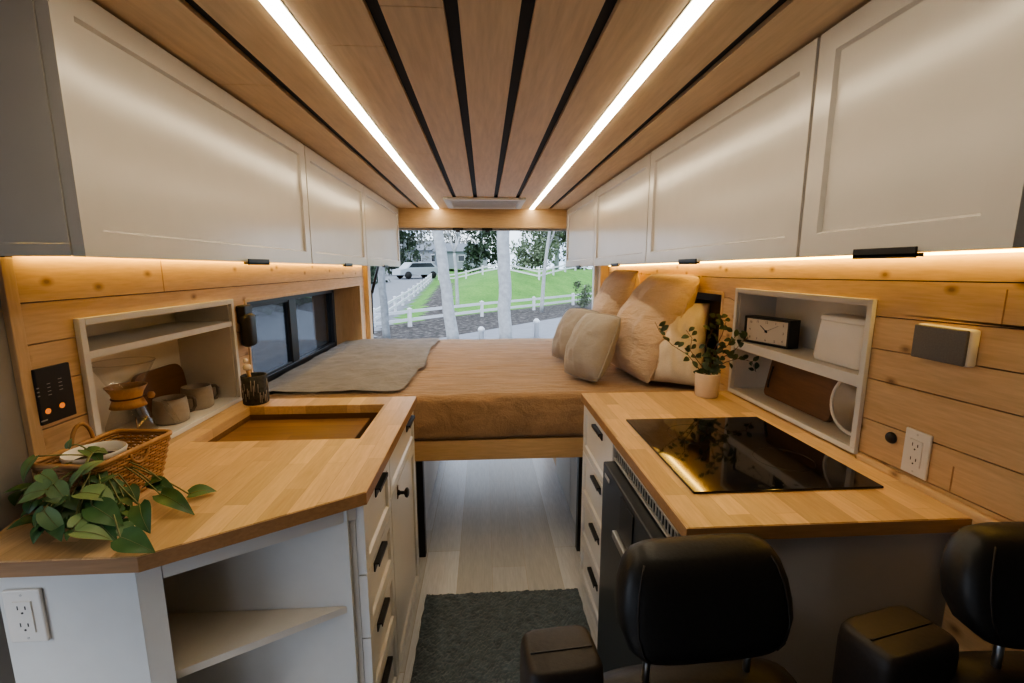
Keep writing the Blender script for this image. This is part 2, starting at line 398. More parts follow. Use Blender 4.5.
# left sliding side window
w1 = bpy.data.objects.new('window_1', None); C.objects.link(w1); w1.location = (-1.19, 2.83, .81); w1['kind'] = 'structure'
def frame_yz(bm, x0, x1, y0, y1, z0, z1, w, bev=.004):
    box(bm, (x0, y0, z0), (x1, y1, z0+w), bev); box(bm, (x0, y0, z1-w), (x1, y1, z1), bev)
    box(bm, (x0, y0, z0), (x1, y0+w, z1), bev); box(bm, (x0, y1-w, z0), (x1, y1, z1), bev)
bm = nb(); frame_yz(bm, -1.20, -1.150, 2.0, 3.58, .805, 1.272, .045); box(bm, (-1.19, 2.77, .83), (-1.155, 2.87, 1.25), .004)
frame_yz(bm, -1.185, -1.160, 2.04, 2.785, .84, 1.235, .018, .002)
obj('window_frame', bm, M['blackplast'], w1)
bm = nb(); box(bm, (-1.178, 2.04, .84), (-1.174, 3.55, 1.25)); obj('pane', bm, M['tinted'], w1)
w2 = bpy.data.objects.new('window_2', None); C.objects.link(w2); w2.location = (1.24, 2.83, .81); w2['kind'] = 'structure'
bm = nb(); frame_yz(bm, 1.215, 1.262, 2.0, 3.66, .805, 1.29, .05); obj('window_frame', bm, M['blackplast'], w2)
bm = nb(); box(bm, (1.235, 2.04, .84), (1.239, 3.62, 1.26)); obj('pane', bm, M['tinted'], w2)

# ---- rear end: header beam, posts
bm = nb(); box(bm, (-1.0, 3.937, 1.744), (1.06, 3.99, 1.915), .006); struct('beam_rear', bm, M['pine_x'])
bm = nb(); box(bm, (-1.0, 3.975, 1.727), (1.06, 4.03, 1.747), .003); struct('trim_2', bm, M['ply_edge'])
for x in (-.215, .03):
    bm = nb(); box(bm, (x-.045, 3.94, 1.722), (x+.045, 3.973, 1.7438), .005); box(bm, (x-.018, 3.937, 1.71), (x+.018, 3.967, 1.726), .004)
    one('door_latch', bm, M['black'], 'black latch under the rear header beam, %s of the pair' % ('left' if x < 0 else 'right'), 'latch', 'rear door latches')
bm = nb(); box(bm, (-1.01, 3.85, .5), (-.955, 3.93, 1.44), .004); struct('trim_3', bm, M['pine_v'])
bm = nb(); box(bm, (-1.22, 3.93, 0), (-.965, 3.99, 1.95), .006); struct('trim_4', bm, M['ply_edge'])
bm = nb(); box(bm, (.985, 3.85, .5), (1.06, 3.93, 1.44), .004); struct('trim_5', bm, M['pine_v'])
bm = nb(); box(bm, (.95, 3.93, 0), (1.30, 3.99, 1.95), .006); struct('trim_6', bm, M['paint_flat'])
# door stay strut at rear left
bm = nb(); tube(bm, [(-.955, 3.955, 1.20), (-.905, 4.02, 1.43)], .012, 8); tube(bm, [(-.960, 3.955, .85), (-.955, 3.955, 1.22)], .007, 8)
one('door_stay', bm, M['black'], 'thin black stay bar at the rear left door post', 'strut')

# ------------------------------------------------------------------ under-cabinet light tapes
for s, x, ya, yb, w in ((-1, WL+.012, 1.04, 3.80, 'left'), (1, WR-.012, .595, 3.78, 'right')):
    bm = nb(); box(bm, (x-.006, ya, 1.449), (x+.006, yb, 1.4545))
    for v in bm.verts: v.co.z += (-.0052 if s < 0 else -.0080)*(v.co.y-.86)
    one('under_cabinet_light', bm, M['led_warm'], 'warm LED tape glowing under the %s wall cabinets' % w, 'light strip', 'under cabinet lights')

# ------------------------------------------------------------------ overhead cabinets
def overhead(s, y0, y1, label, handle=None, near=False):
    wall = WL if s > 0 else WR      # s is the facing direction
    x = -DX if s > 0 else DX; ZD = 1.441 if s > 0 else 1.446
    t = thing('overhead_cabinet', label, 'cabinet', ((x+wall)/2, (y0+y1)/2, 1.44), 'overhead cabinets')
    slope = -.0052 if s > 0 else -.0080; ZD = ZD+slope*((y0+y1)/2-.86)
    def lean(b):
        for v in b.verts:
            if v.co.z < 1.55: v.co.z += slope*(v.co.y-(y0+y1)/2)
        return b
    bm = nb(); xi = x-s*.023
    lo, hi = min(xi, wall+s*.002), max(xi, wall+s*.002)
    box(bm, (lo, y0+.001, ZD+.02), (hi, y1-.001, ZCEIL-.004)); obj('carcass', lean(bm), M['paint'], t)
    if near: 
        bm = nb(); box(bm, (lo, y0+.001, ZD-.002), (hi, y0+.014, ZD+.0195)); obj('end_lip', lean(bm), M['paint'], t)
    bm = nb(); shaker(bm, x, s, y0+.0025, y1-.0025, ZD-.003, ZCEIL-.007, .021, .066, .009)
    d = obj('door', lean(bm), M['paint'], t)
    if handle:
        bm = nb(); a, b = handle
        box(bm, (min(x-s*.004, x+s*.012), a, ZD-.010), (max(x-s*.004, x+s*.012), b, ZD-.004), .001)
        box(bm, (min(x+s*.008, x+s*.012), a, ZD-.012), (max(x+s*.008, x+s*.012), b, ZD+.006), .001)
        obj('handle', bm, M['black'], d)
    return t
overhead(1, .857, 1.93, 'long white overhead cabinet nearest the camera above the left worktop', (1.40, 1.53), True)
overhead(1, 1.935, 2.82, 'middle white overhead cabinet on the left, above the side window', (2.35, 2.47))
overhead(1, 2.825, 3.925, 'white overhead cabinet at the left rear beside the open doors', (3.25, 3.37))
overhead(-1, .572, .992, 'white overhead cabinet nearest the camera on the right, above the grey fronted wall box', (.70, .826), True)
overhead(-1, .997, 1.962, 'white overhead cabinet on the right above the clock niche', (1.465, 1.60))
overhead(-1, 1.967, 2.915, 'white overhead cabinet on the right above the tan pillows', (2.35, 2.47))
overhead(-1, 2.92, 3.925, 'white overhead cabinet at the right rear beside the open doors', (3.30, 3.42))

# ------------------------------------------------------------------ left kitchen
ZB = .858
bm = nb()
def counter_with_hole(bm, outer, hole, z0, z1):
    """worktop slab with a rectangular cut-out; outer is a convex-ish polygon split into strips"""
    hx0, hx1, hy0, hy1 = hole
    xl, xr, yt, yc = -.988, -.285, 1.852, 1.033
    for lo, hi in (((xl, hy1), (xr, yt)), ((xl, hy0), (hx0, hy1)), ((hx1, hy0), (xr, hy1))): pass
    ring_o = [(-1.0, .95), (-.955, .808), (-.647, .808), (-.286, 1.033), (-.285, 1.852), (-.988, 1.852), (-.988, 1.03), (-1.0, 1.006)]
    ring_h = [(hx0, hy0), (hx1, hy0), (hx1, hy1), (hx0, hy1)]
    for z, up in ((z1, 1), (z0, 0)):
        vo = [bm.verts.new((p[0], p[1], z)) for p in ring_o]; vh = [bm.verts.new((p[0], p[1], z)) for p in ring_h]
        for q in ((vo[6], vo[7], vo[0], vo[1], vo[2], vo[3], vh[1], vh[0]), (vo[3], vo[4], vh[2], vh[1]), (vo[4], vo[5], vh[3], vh[2]), (vo[5], vo[6], vh[0], vh[3])):
            bm.faces.new(q if up else list(reversed(q)))
    bm.verts.ensure_lookup_table()
    for ring in (ring_o, ring_h):
        n = len(ring)
        for i in range(n):
            a, b = ring[i], ring[(i+1) % n]
            vs = [bm.verts.new(q) for q in ((a[0], a[1], z0), (b[0], b[1], z0), (b[0], b[1], z1), (a[0], a[1], z1))]
            f = bm.faces.new(vs); f.material_index = 1 if ring is ring_o else 0
counter_with_hole(bm, None, (-.905, -.395, 1.385, 1.742), ZB, ZC)
bmesh.ops.remove_doubles(bm, verts=bm.verts, dist=1e-5); bmesh.ops.recalc_face_normals(bm, faces=bm.faces)
es = [e for e in bm.edges if len(e.link_faces) == 2 and e.calc_face_angle(0) > .7 and all(abs(v.co.z-ZC) < 1e-4 for v in e.verts)]
b = bmesh.ops.bevel(bm, geom=es, offset=.002, segments=2, affect='EDGES')
one('worktop', bm, [M['butcher'], M['butcher_end']], 'angled butcher block worktop on the left with a sink cut-out', 'countertop')
# sink basin under the cut-out, wooden board lying in it
bm = nb(); x0, x1, y0, y1 = -.925, -.375, 1.370, 1.757
box(bm, (x0, y0, .70), (x1, y1, .706)); box(bm, (x0, y0, .706), (x0+.012, y1, .8175)); box(bm, (x1-.012, y0, .706), (x1, y1, .8175)); box(bm, (x0+.012, y0, .706), (x1-.012, y0+.012, .8175)); box(bm, (x0+.012, y1-.012, .706), (x1-.012, y1, .8175))
b2 = nb()
sk = one('sink', bm, M['black'], 'dark sink basin under the left worktop, covered by a wooden board', 'sink')
bm = b2
for lo, hi in (((-.925, 1.372, .8185), (-.906, 1.755, .8575)), ((-.394, 1.372, .8185), (-.376, 1.755, .8575)), ((-.9055, 1.372, .8185), (-.3945, 1.384, .8575)), ((-.9055, 1.743, .8185), (-.3945, 1.755, .8575))): box(bm, lo, hi)
obj('timber_lip', bm, M['board'], sk)
bm = nb(); box(bm, (-.903, 1.390, .818), (-.447, 1.728, .842), .003); one('sink_board', bm, M['board'], 'wooden cutting board set into the sink opening', 'cutting board')

# base cabinets: drawer stack and door unit
def drawer_unit(name, label, s, xf, xback, y0, y1, fronts, hy, grp):
    t = thing(name, label, 'cabinet', ((xf+xback)/2, (y0+y1)/2, 0), grp)
    bm = nb(); xi = xf-s*.022; lo, hi = min(xi, xback), max(xi, xback)
    box(bm, (lo, y0+.001, .06), (hi, y1-.001, ZB-.001)); box(bm, (lo if s < 0 else lo, y0+.001, 0), (hi-.04 if s > 0 else hi, y1-.001, .06)) if s > 0 else box(bm, (lo+.04, y0+.001, 0), (hi, y1-.001, .06))
    obj('carcass', bm, M['paint_low'], t)
    for z0, z1, hz in fronts:
        bm = nb(); shaker(bm, xf, s, y0+.002, y1-.002, z0+.002, z1-.002, .021, .045 if z1-z0 > .16 else .036, .008)
        d = obj('drawer', bm, M['paint_low'], t); k = .05 if s > 0 and hz > .8 else 0; pull(xf, s, hy[0]+k, hy[1]+k, hz, d)
    return t
SD = [(.055, .280, .255), (.280, .478, .452), (.478, .657, .632), (.657, .846, .818)]
drawer_unit('drawer_cabinet', 'white four drawer cabinet under the left worktop, beside the open angled shelf', 1, -.300, -.96, 1.050, 1.355, SD, (1.115, 1.215), 'base cabinets')
t = thing('sink_cabinet', 'white cabinet with a knobbed door under the left worktop, next to the bed', 'cabinet', (-.6, 1.6, 0), 'base cabinets')
bm = nb(); box(bm, (-.96, 1.357, .0), (-.93, 1.85, ZB-.001)); box(bm, (-.96, 1.357, .06), (-.322, 1.368, ZB-.001)); box(bm, (-.96, 1.838, .06), (-.322, 1.85, ZB-.001)); box(bm, (-.96, 1.357, .06), (-.322, 1.85, .075)); box(bm, (-.93, 1.36, 0), (-.36, 1.85, .06)); box(bm, (-.340, 1.357, .83), (-.322, 1.85, ZB-.001))
obj('carcass', bm, M['paint_low'], t)
bm = nb(); shaker(bm, -.300, 1, 1.359, 1.846, .70, .846, .021, .036, .008); d = obj('drawer', bm, M['paint_low'], t); pull(-.300, 1, 1.665, 1.79, .815, d)
bm = nb(); shaker(bm, -.300, 1, 1.359, 1.846, .057, .696, .021, .055, .008); d = obj('door', bm, M['paint_low'], t)
bm = nb(); lathe(bm, [(.009, -.001), (.010, .004), (.006, .010), (.0055, .022), (.016, .028), (.017, .034), (.010, .038), (.0, .038)], (-.300, 1.46, .665), 16, axis='x'); obj('knob', bm, M['black'], d)
bm = nb(); box(bm, (-.3005, 1.452, .645), (-.298, 1.468, .690), .001); obj('back_plate', bm, M['twig'], d)

# angled open shelf cabinet at the front end
t = thing('open_shelf_cabinet', 'white open angled shelf unit at the front end of the left worktop', 'cabinet', (-.7, .95, 0), 'base cabinets')
bm = nb(); box(bm, (-.925, .830, 0), (-.672, .848, ZB-.001), .001); obj('front_panel', bm, M['paint_flat'], t)
bm = nb(); prism(bm, [(-.6715, .8305), (-.640, .852), (-.648, .862), (-.6715, .848)], 0, ZB-.001); obj('corner_post', bm, M['paint_flat'], t)
bm = nb(); box(bm, (-.925, 1.034, 0), (-.335, 1.048, ZB-.001)); obj('side_panel', bm, M['paint_flat'], t)
bm = nb(); box(bm, (-.925, .849, 0), (-.91, 1.027, ZB-.001)); box(bm, (-.910, .849, .02), (-.673, .853, ZB-.001)) ; obj('back_panel', bm, M['niche'], t)
def shelf_poly(inset=0): return [(-.91, .8535), (-.673, .8535), (-.6725, .862), (-.648, .866), (-.349, 1.0325), (-.91, 1.0335)]
for z in (.215, .588):
    bm = nb(); prism(bm, shelf_poly(), z-.018, z); obj('shelf', bm, M['niche'], t)
bm = nb(); prism(bm, [(-.639, .853), (-.318, 1.049), (-.340, 1.049), (-.639, .866)], .812, ZB-.001); obj('top_rail', bm, M['paint_flat'], t)
bm = nb(); prism(bm, [(-.639, .853), (-.318, 1.049), (-.340, 1.049), (-.639, .866)], 0.02, .08); obj('plinth', bm, M['paint_flat'], t)

# ------------------------------------------------------------------ wall niches
def niche(name, label, s, wall, n, depth, shelf_z, fw=.014, back=None, tsh=.02):
    """white shelf box let into the wall; s is the facing direction"""
    y0, y1, z0, z1 = n
    t = thing(name, label, 'shelf', (wall-s*depth/2, (y0+y1)/2, z0), 'wall niches')
    xb = wall-s*depth; xf = wall+s*.0005; a, b = min(xb, xf), max(xb, xf); w = .012; e = .0006
    bm = nb()
    box(bm, (a, y0+e, z0+e), (b, y0+w, z1-e)); box(bm, (a, y1-w, z0+e), (b, y1-e, z1-e)); box(bm, (a, y0+w, z0+e), (b, y1-w, z0+w)); box(bm, (a, y0+w, z1-w), (b, y1-w, z1-e))
    box(bm, (min(xb, xb+s*.006), y0+w, z0+w), (max(xb, xb+s*.006), y1-w, z1-w))
    obj('box', bm, M['niche'], t)
    bm = nb(); p, q = min(wall+s*.001, wall+s*.014), max(wall+s*.001, wall+s*.014); o = .009
    box(bm, (p, y0-o, z0+w), (q, y0+fw-o+.004, z1+o), .0015); box(bm, (p, y1-fw+o-.004, z0+w), (q, y1+o, z1+o), .0015)
    box(bm, (p, y0+fw-o+.004, z1-fw+o-.004), (q, y1-fw+o-.004, z1+o), .0015); box(bm, (p, y0-o, z0-.004), (q, y1+o, z0+w), .0015)
    obj('frame', bm, M['paint_flat'], t)
    bm = nb(); a2, b2 = min(xb+s*.006, xf), max(xb+s*.006, xf)
    a2, b2 = min(xb+s*.006, wall+s*.010), max(xb+s*.006, wall+s*.010); box(bm, (a2, y0+w+.0005, shelf_z-tsh), (b2, y1-w-.0005, shelf_z), .001); obj('shelf', bm, M['paint_flat'], t)
    return t
niche('wall_niche', 'white recessed shelf niche with coffee maker and mugs in the left wall', 1, WL, NL, .205, 1.213, tsh=.020)
niche('wall_niche', 'white recessed shelf niche holding the clock in the right wall', -1, WR, NR, .160, 1.120, tsh=.034)

# coffee maker
cx, cy, cz = -1.085, 1.405, .9075
t = thing('coffee_maker', 'hourglass glass pour-over coffee maker with wooden collar in the left niche', 'coffee maker', (cx, cy, cz))
bm = nb()
pr = [(.0, 0), (.055, .002), (.064, .012), (.060, .040), (.045, .080), (.034, .108), (.031, .122), (.036, .145), (.050, .175), (.064, .205), (.078, .232)]
lathe(bm, pr, (cx, cy, cz), 36); bm.faces.ensure_lookup_table(); top = max(bm.faces, key=lambda f: f.calc_center_median().z); bmesh.ops.delete(bm, geom=[top], context='FACES_ONLY'); tube(bm, [(cx+.078*math.cos(2*PI*k/36), cy+.078*math.sin(2*PI*k/36), cz+.232) for k in range(36)], .0015, 6, closed=True); obj('glass_body', bm, M['clear'], t, smooth=True)
bm = nb(); lathe(bm, [(.046, .094), (.041, .108), (.036, .120), (.040, .136), (.052, .158), (.049, .158), (.037, .138), (.0325, .122), (.037, .104), (.040, .094), (.046, .094)], (cx, cy, cz), 28); obj('wooden_collar', bm, M['collar'], t, smooth=True)
bm = nb(); tube(bm, [(cx+.0385*math.cos(a), cy+.0385*math.sin(a), cz+.122) for a in [2*PI*k/24 for k in range(24)]], .0025, 6, closed=True); tube(bm, [(cx+.035, cy+.01, cz+.122), (cx+.045, cy+.018, cz+.121)], .002, 6); obj('leather_tie', bm, M['walnut'], t)
bm = nb(); lathe(bm, [(0, -.011), (.007, -.009), (.011, 0), (.007, .009), (0, .011)], (cx+.048, cy+.03, cz+.121), 16); obj('bead', bm, M['collar'], t, smooth=True)
# spoon-like glass stirrer leaning beside it
bm = nb(); tube(bm, [(-1.012, 1.500, .9165), (-1.012, 1.470, .965), (-1.015, 1.452, 1.005)], [.008, .008, .006], 10); one('glass_tube', bm, M['clear'], 'clear glass tube leaning on the coffee maker in the left niche', 'glass')
def mug(x, y, label):
    t = thing('mug', label, 'mug', (x, y, .9075), 'stoneware mugs'); bm = nb(); z = .9075
    pr = [(.0, 0), (.044, 0), (.049, .004), (.051, .02), (.049, .06), (.046, .082), (.043, .082), (.045, .06), (.046, .02), (.040, .008), (.0, .007)]
    lathe(bm, pr, (x, y, z), 28); obj('cup', bm, M['stone'], t, smooth=True)
    bm = nb(); d = Vector((.55, .85, 0)).normalized()
    pts = [Vector((x, y, z))+d*a+Vector((0, 0, b)) for a, b in ((.045, .070), (.066, .068), (.074, .058), (.074, .034), (.066, .022), (.048, .020))]
    tube(bm, pts, .006, 8); obj('handle', bm, M['stone_dark'], t)
mug(-1.052, 1.535, 'beige stoneware mug in the left niche, nearer the coffee maker')
mug(-1.060, 1.690, 'beige stoneware mug in the left niche, at its far end')
def rounded_board(bm, w, h, t, r, seg=6, notch=0):
    """rounded rectangle plate in local (a, c) with thickness b"""
    pts = []
    for cx_, cz_, a0 in ((w/2-r, h-r, 0), (-w/2+r, h-r, 90), (-w/2+r, r, 180), (w/2-r, r, 270)):
        for k in range(seg+1):
            a = math.radians(a0+90*k/seg); pts.append((cx_+r*math.cos(a), cz_+r*math.sin(a)))
    f0 = [bm.verts.new((p[0], -t/2, p[1])) for p in pts]; f1 = [bm.verts.new((p[0], t/2, p[1])) for p in pts]
    n = len(pts); bm.faces.new(f0); bm.faces.new(list(reversed(f1)))
    for i in range(n): bm.faces.new((f0[i], f1[i], f1[(i+1) % n], f0[(i+1) % n]))
def xform(bm, org, u, v):
    """local x along u, z along v, y along the remaining axis"""
    u = Vector(u).normalized(); v = Vector(v); v = (v-u*v.dot(u)).normalized(); n = v.cross(u)
    o = Vector(org)
    for q in bm.verts: q.co = o+u*q.co.x+n*q.co.y+v*q.co.z
bm = nb(); rounded_board(bm, .25, .155, .014, .045); xform(bm, (-1.150, 1.66, .9080), (0, 1, 0), (-.14, 0, 1)); one('serving_board', bm, M['walnut'], 'dark walnut board with rounded corners leaning in the left niche', 'board')
bm = nb(); rounded_board(bm, .13, .12, .01, .05); xform(bm, (-1.155, 1.30, .9080), (0, 1, 0), (-.15, 0, 1)); one('plate', bm, M['ceramic'], 'pale rounded plate leaning at the near end of the left niche', 'plate')

# clock
t = thing('clock', 'black box clock with white face on the right niche shelf', 'clock', (1.10, 1.72, 1.1205))
u = Vector((.058, -.191, 0)).normalized(); nrm = Vector((-.191, -.058, 0)).normalized(); o = Vector((1.052, 1.772, 1.1212)); w, h, dp = .200, .106, .055
def lp(a, b, c): return o+u*a+Vector((0, 0, 1))*b-nrm*c
def lbox(bm, a0, a1, b0, b1, c0, c1, bev=0):
    r = box(bm, (a0, c0, b0), (a1, c1, b1), bev)
bm = nb(); lbox(bm, 0, w, 0, h, 0, dp, .002)
f_ = [f for f in bm.faces if f.normal.y < -.9 and f.calc_area() > .005]
bm.normal_update(); f_ = [max(bm.faces, key=lambda f: f.calc_area()*(-f.normal.y))]
bmesh.ops.inset_region(bm, faces=f_, thickness=.008, depth=0); bmesh.ops.inset_region(bm, faces=f_, thickness=.001, depth=-.004)
xform(bm, o, u, (0, 0, 1)); obj('case', bm, M['black'], t)
def face_item(draw, name, mat, par):
    b2 = nb(); draw(b2); xform(b2, o, u, (0, 0, 1)); return obj(name, b2, mat, par)
fc = face_item(lambda b: box(b, (.0095, .0032, .0095), (w-.0095, .0038, h-.0095)), 'face', M['paper'], t)
def hand(b, ang, L, wd):
    c = Vector((w/2, 0, h/2)); d = Vector((math.sin(ang), 0, math.cos(ang))); p = Vector((d.z, 0, -d.x))
    q = [c-d*.008+p*wd, c-d*.008-p*wd, c+d*L-p*wd*.6, c+d*L+p*wd*.6]
    f0 = [b.verts.new(v+Vector((0, .0016, 0))) for v in q]; f1 = [b.verts.new(v+Vector((0, .0024, 0))) for v in q]
    b.faces.new(f0); b.faces.new(f1[::-1])
    for i in range(4): b.faces.new((f0[i], f1[i], f1[(i+1) % 4], f0[(i+1) % 4]))
face_item(lambda b: hand(b, -.92, .034, .0018), 'hour_hand', M['black'], t)
face_item(lambda b: hand(b, 1.1, .058, .0007), 'minute_hand', M['black'], t)
def hub(b): lathe(b, [(.005, .0012), (.005, .003)], (w/2, 0, h/2), 12, axis='y')
face_item(hub, 'hub', M['black'], t)
fr = bpy.data.curves.new('numerals', 'FONT')
# numerals round the rectangular dial, one mesh
def numeral(b, k, a, c):
    cu = bpy.data.curves.new('n', 'FONT'); cu.body = str(k); cu.size = .013; cu.align_x = 'CENTER'; cu.align_y = 'CENTER'; cu.extrude = .0002
    ob = bpy.data.objects.new('n', cu); C.objects.link(ob)
    me = bpy.data.meshes.new_from_object(ob); n0 = len(b.verts); b.from_mesh(me); b.verts.ensure_lookup_table()
    for v in b.verts[n0:]: v.co = Vector((w/2+a+v.co.x, .0028-v.co.z, h/2+c+v.co.y))
    bpy.data.objects.remove(ob); bpy.data.curves.remove(cu); bpy.data.meshes.remove(me)
for k, (a, c) in {12: (0, .034), 1: (.040, .034), 2: (.072, .030), 3: (.074, 0), 4: (.072, -.030), 5: (.040, -.034), 6: (0, -.034), 7: (-.040, -.034), 8: (-.072, -.030), 9: (-.074, 0), 10: (-.072, .030), 11: (-.040, .034)}.items():
    face_item(lambda b: numeral(b, k, a, c), 'numeral', M['stone_dark'], fc)
bpy.data.curves.remove(fr)

# white container on the right shelf
t = thing('storage_box', 'white rounded plastic box with lid on the right niche shelf, beside the clock', 'box', (1.13, 1.30, 1.1205))
def rsecs(rows, yc, xc): return [(Vector((xc+dx, yc, z)), a, b, (0, 1, 0), (1, 0, 0)) for z, a, b, dx in rows]
bm = nb(); soft(bm, rsecs([(1.1207, .092, .038, 0), (1.1225, .098, .045, 0), (1.135, .101, .049, 0), (1.20, .097, .046, .002), (1.249, .093, .043, .004), (1.2515, .091, .041, .004)], 1.322, 1.128), 40, 7); obj('body', bm, M['plastic'], t, smooth=True, auto=50)
bm = nb(); soft(bm, rsecs([(1.2518, .093, .043, .004), (1.254, .0955, .0455, .004), (1.266, .0945, .0445, .004), (1.270, .089, .040, .004), (1.2708, .07, .03, .004)], 1.322, 1.128), 40, 7); obj('lid', bm, M['plastic'], t, smooth=True, auto=50)
# lower shelf: walnut board with strap, round mirror
t = thing('serving_board', 'walnut cutting board with black strap leaning in the lower right niche', 'board', (1.13, 1.53, .9125))
bm = nb(); rounded_board(bm, .35, .165, .018, .02); xform(bm, (1.125, 1.535, .9150), (0, -1, 0), (.18, 0, 1)); obj('board', bm, M['walnut'], t)
bm = nb(); tube(bm, [(1.119, 1.665, 1.040), (1.112, 1.668, 1.0), (1.109, 1.672, .955), (1.112, 1.675, .985)], .004, 6); obj('strap', bm, M['black'], t)
t = thing('round_mirror', 'round mirror with white rim leaning in the lower right niche', 'mirror', (1.10, 1.235, .9125))
def disc(b, prof, org, tilt):
    lathe(b, prof, (0, 0, 0), 40, axis='y'); xform(b, org, (.113, -1, 0), tilt)
bm = nb(); disc(bm, [(.088, -.003), (.094, -.006), (.100, -.003), (.100, .006), (.088, .006), (.088, -.003)], (1.115, 1.242, 1.0165), (.18, 0, 1)); obj('rim', bm, M['plastic'], t, smooth=True)
bm = nb(); disc(bm, [(0, 0), (.089, 0), (.089, .003), (0, .003)], (1.115, 1.242, 1.0165), (.18, 0, 1)); obj('glass', bm, M['mirror'], t)

# ------------------------------------------------------------------ fixtures on walls
t = thing('switch_panel', 'black control panel with two orange lit buttons on the left wall', 'switch panel', (WL+.004, 1.08, 1.066))
bm = nb(); box(bm, (WL+.0005, 1.030, 1.071), (WL+.008, 1.116, 1.198), .002); obj('plate', bm, M['black'], t)
bm = nb()
for k in range(4):
    box(bm, (WL+.0078, 1.053, 1.160-k*.0085), (WL+.0086, 1.061, 1.1615-k*.0085)); box(bm, (WL+.0078, 1.081, 1.165-k*.0085), (WL+.0086, 1.090, 1.1665-k*.0085))
for k in range(3): box(bm, (WL+.0078, 1.029, 1.155-k*.009), (WL+.0086, 1.034, 1.1575-k*.009))
box(bm, (WL+.0078, 1.027, 1.080), (WL+.0086, 1.042, 1.083)); obj('markings', bm, M['silk'], t)
for y, z in ((1.046, 1.100), (1.081, 1.103)):
    bm = nb(); lathe(bm, [(.0065, 0), (.0065, .0015), (.0, .0015)], (WL+.0078, y, z), 16, axis='x'); obj('button', bm, M['orange'], t)
def outlet(label, face, org, tw=.07, th=.114):
    """duplex outlet: local x across, z up, looking along -y before placing"""
    t = thing('wall_outlet', label, 'outlet', org, 'wall outlets')
    u = face
    def put(b, nm, m, par, **k): xform(b, org, u, (0, 0, 1)); return obj(nm, b, m, par, **k)
    b = nb(); box(b, (-tw/2, -.007, 0), (tw/2, 0, th), .003); pl = put(b, 'plate', M['plastic'], t)
    b = nb(); box(b, (-.017, -.0095, th/2-.033), (.017, -.006, th/2+.033), .001); ins = put(b, 'socket', M['plastic'], t)
    b = nb()
    for zc in (th/2-.018, th/2+.018):
        box(b, (-.008, -.0100, zc-.001), (-.0062, -.0088, zc+.007)); box(b, (.0055, -.0100, zc-.001), (.0075, -.0088, zc+.006)); lathe(b, [(.0022, -.0100), (.0022, -.0088)], (0, 0, zc-.008), 8, axis='y')
    b2 = put(b, 'slots', M['plastic_d'], ins)
    for zz in (.010, th-.010): b = nb(); lathe(b, [(.0025, -.0076), (.0025, -.0068)], (0, 0, zz), 8, axis='y'); put(b, 'screw', M['alu'], pl)
    return t
outlet('white wall outlet on the front panel below the left worktop', (1, 0, 0), (-.877, .8295, .709), .068, .111)
outlet('white wall outlet on the pine wall above the right worktop', (0, -1, 0), (WR-.0005, .992, .914), .066, .113)
bm = nb(); lathe(bm, [(.0, -.006), (.012, -.005), (.015, 0), (.015, .003)], (WR-.004, 1.065, .982), 18, axis='x'); one('wall_grommet', bm, M['black'], 'small black round grommet on the right wall beside the outlet', 'grommet')
t = thing('wall_speaker', 'grey fronted white box mounted high on the right pine wall', 'speaker', (WR-.02, .97, 1.205))
bm = nb(); box(bm, (WR-.024, .893, 1.206), (WR-.0005, 1.020, 1.288), .006, seg=3); obj('housing', bm, M['plastic'], t, smooth=True, auto=40)
bm = nb(); box(bm, (WR-.031, .896, 1.208), (WR-.0235, 1.018, 1.286), .003, seg=3); obj('grille', bm, M['greyfab'], t, smooth=True, auto=40)
# black wall light between niche and window
t = thing('wall_light', 'black rounded fixture hanging on the left wall between niche and window', 'lamp', (WL+.02, 1.905, 1.10))
bm = nb(); box(bm, (WL+.0005, 1.872, 1.195), (WL+.035, 1.935, 1.268), .006); obj('bracket', bm, M['black'], t)
bm = nb(); box(bm, (WL+.006, 1.868, 1.098), (WL+.050, 1.938, 1.235), .02, seg=4); obj('head', bm, M['blackplast'], t, smooth=True, auto=40)
# bark textured cup with brush
t = thing('utensil_cup', 'dark ridged cup at the far left corner of the worktop', 'cup', (-.905, 1.797, ZC+.0005))
bm = nb(); zc = ZC+.0006
prof = [(.0, 0), (.043, 0), (.045, .003), (.046, .112), (.043, .114), (.041, .110), (.040, .01), (.0, .008)]
lathe(bm, prof, (-.905, 1.797, zc), 44)
for v in bm.verts:
    d = Vector((v.co.x+.905, v.co.y-1.797)); 
    if d.length > .044:
        a = math.atan2(d.y, d.x); k = .0022*noise.noise(Vector((a*9, v.co.z*22, 3)))*2; v.co.x += d.x/d.length*k; v.co.y += d.y/d.length*k
obj('cup', bm, M['bark'], t)
bm = nb()
for k in range(40):
    a = 2*PI*k/40+R.uniform(-.05, .05); z0 = zc+R.uniform(.003, .06); z1 = z0+R.uniform(.025, .05); r = .0465
    tube(bm, [(-.905+r*math.cos(a), 1.797+r*math.sin(a), z0), (-.905+r*math.cos(a+.03), 1.797+r*math.sin(a+.03), min(z1, zc+.11))], .0012, 5)
obj('ridges', bm, M['stone'], t)
t = thing('dish_brush', 'small brush with amber handle and pale head standing in the ridged cup', 'brush', (-.915, 1.79, .93))
bm = nb(); tube(bm, [(-.915, 1.790, .905), (-.918, 1.788, 1.0), (-.922, 1.786, 1.045)], [.006, .007, .008], 10); obj('handle', bm, M['collar'], t)
bm = nb(); lathe(bm, [(.0, 0), (.013, .004), (.016, .014), (.012, .024), (0, .028)], (-.922, 1.786, 1.022), 14); lathe(bm, [(.0, 0), (.008, .003), (.010, .010), (.006, .018), (0, .02)], (-.925, 1.785, 1.052), 12); obj('head', bm, M['ceramic'], t, smooth=True)

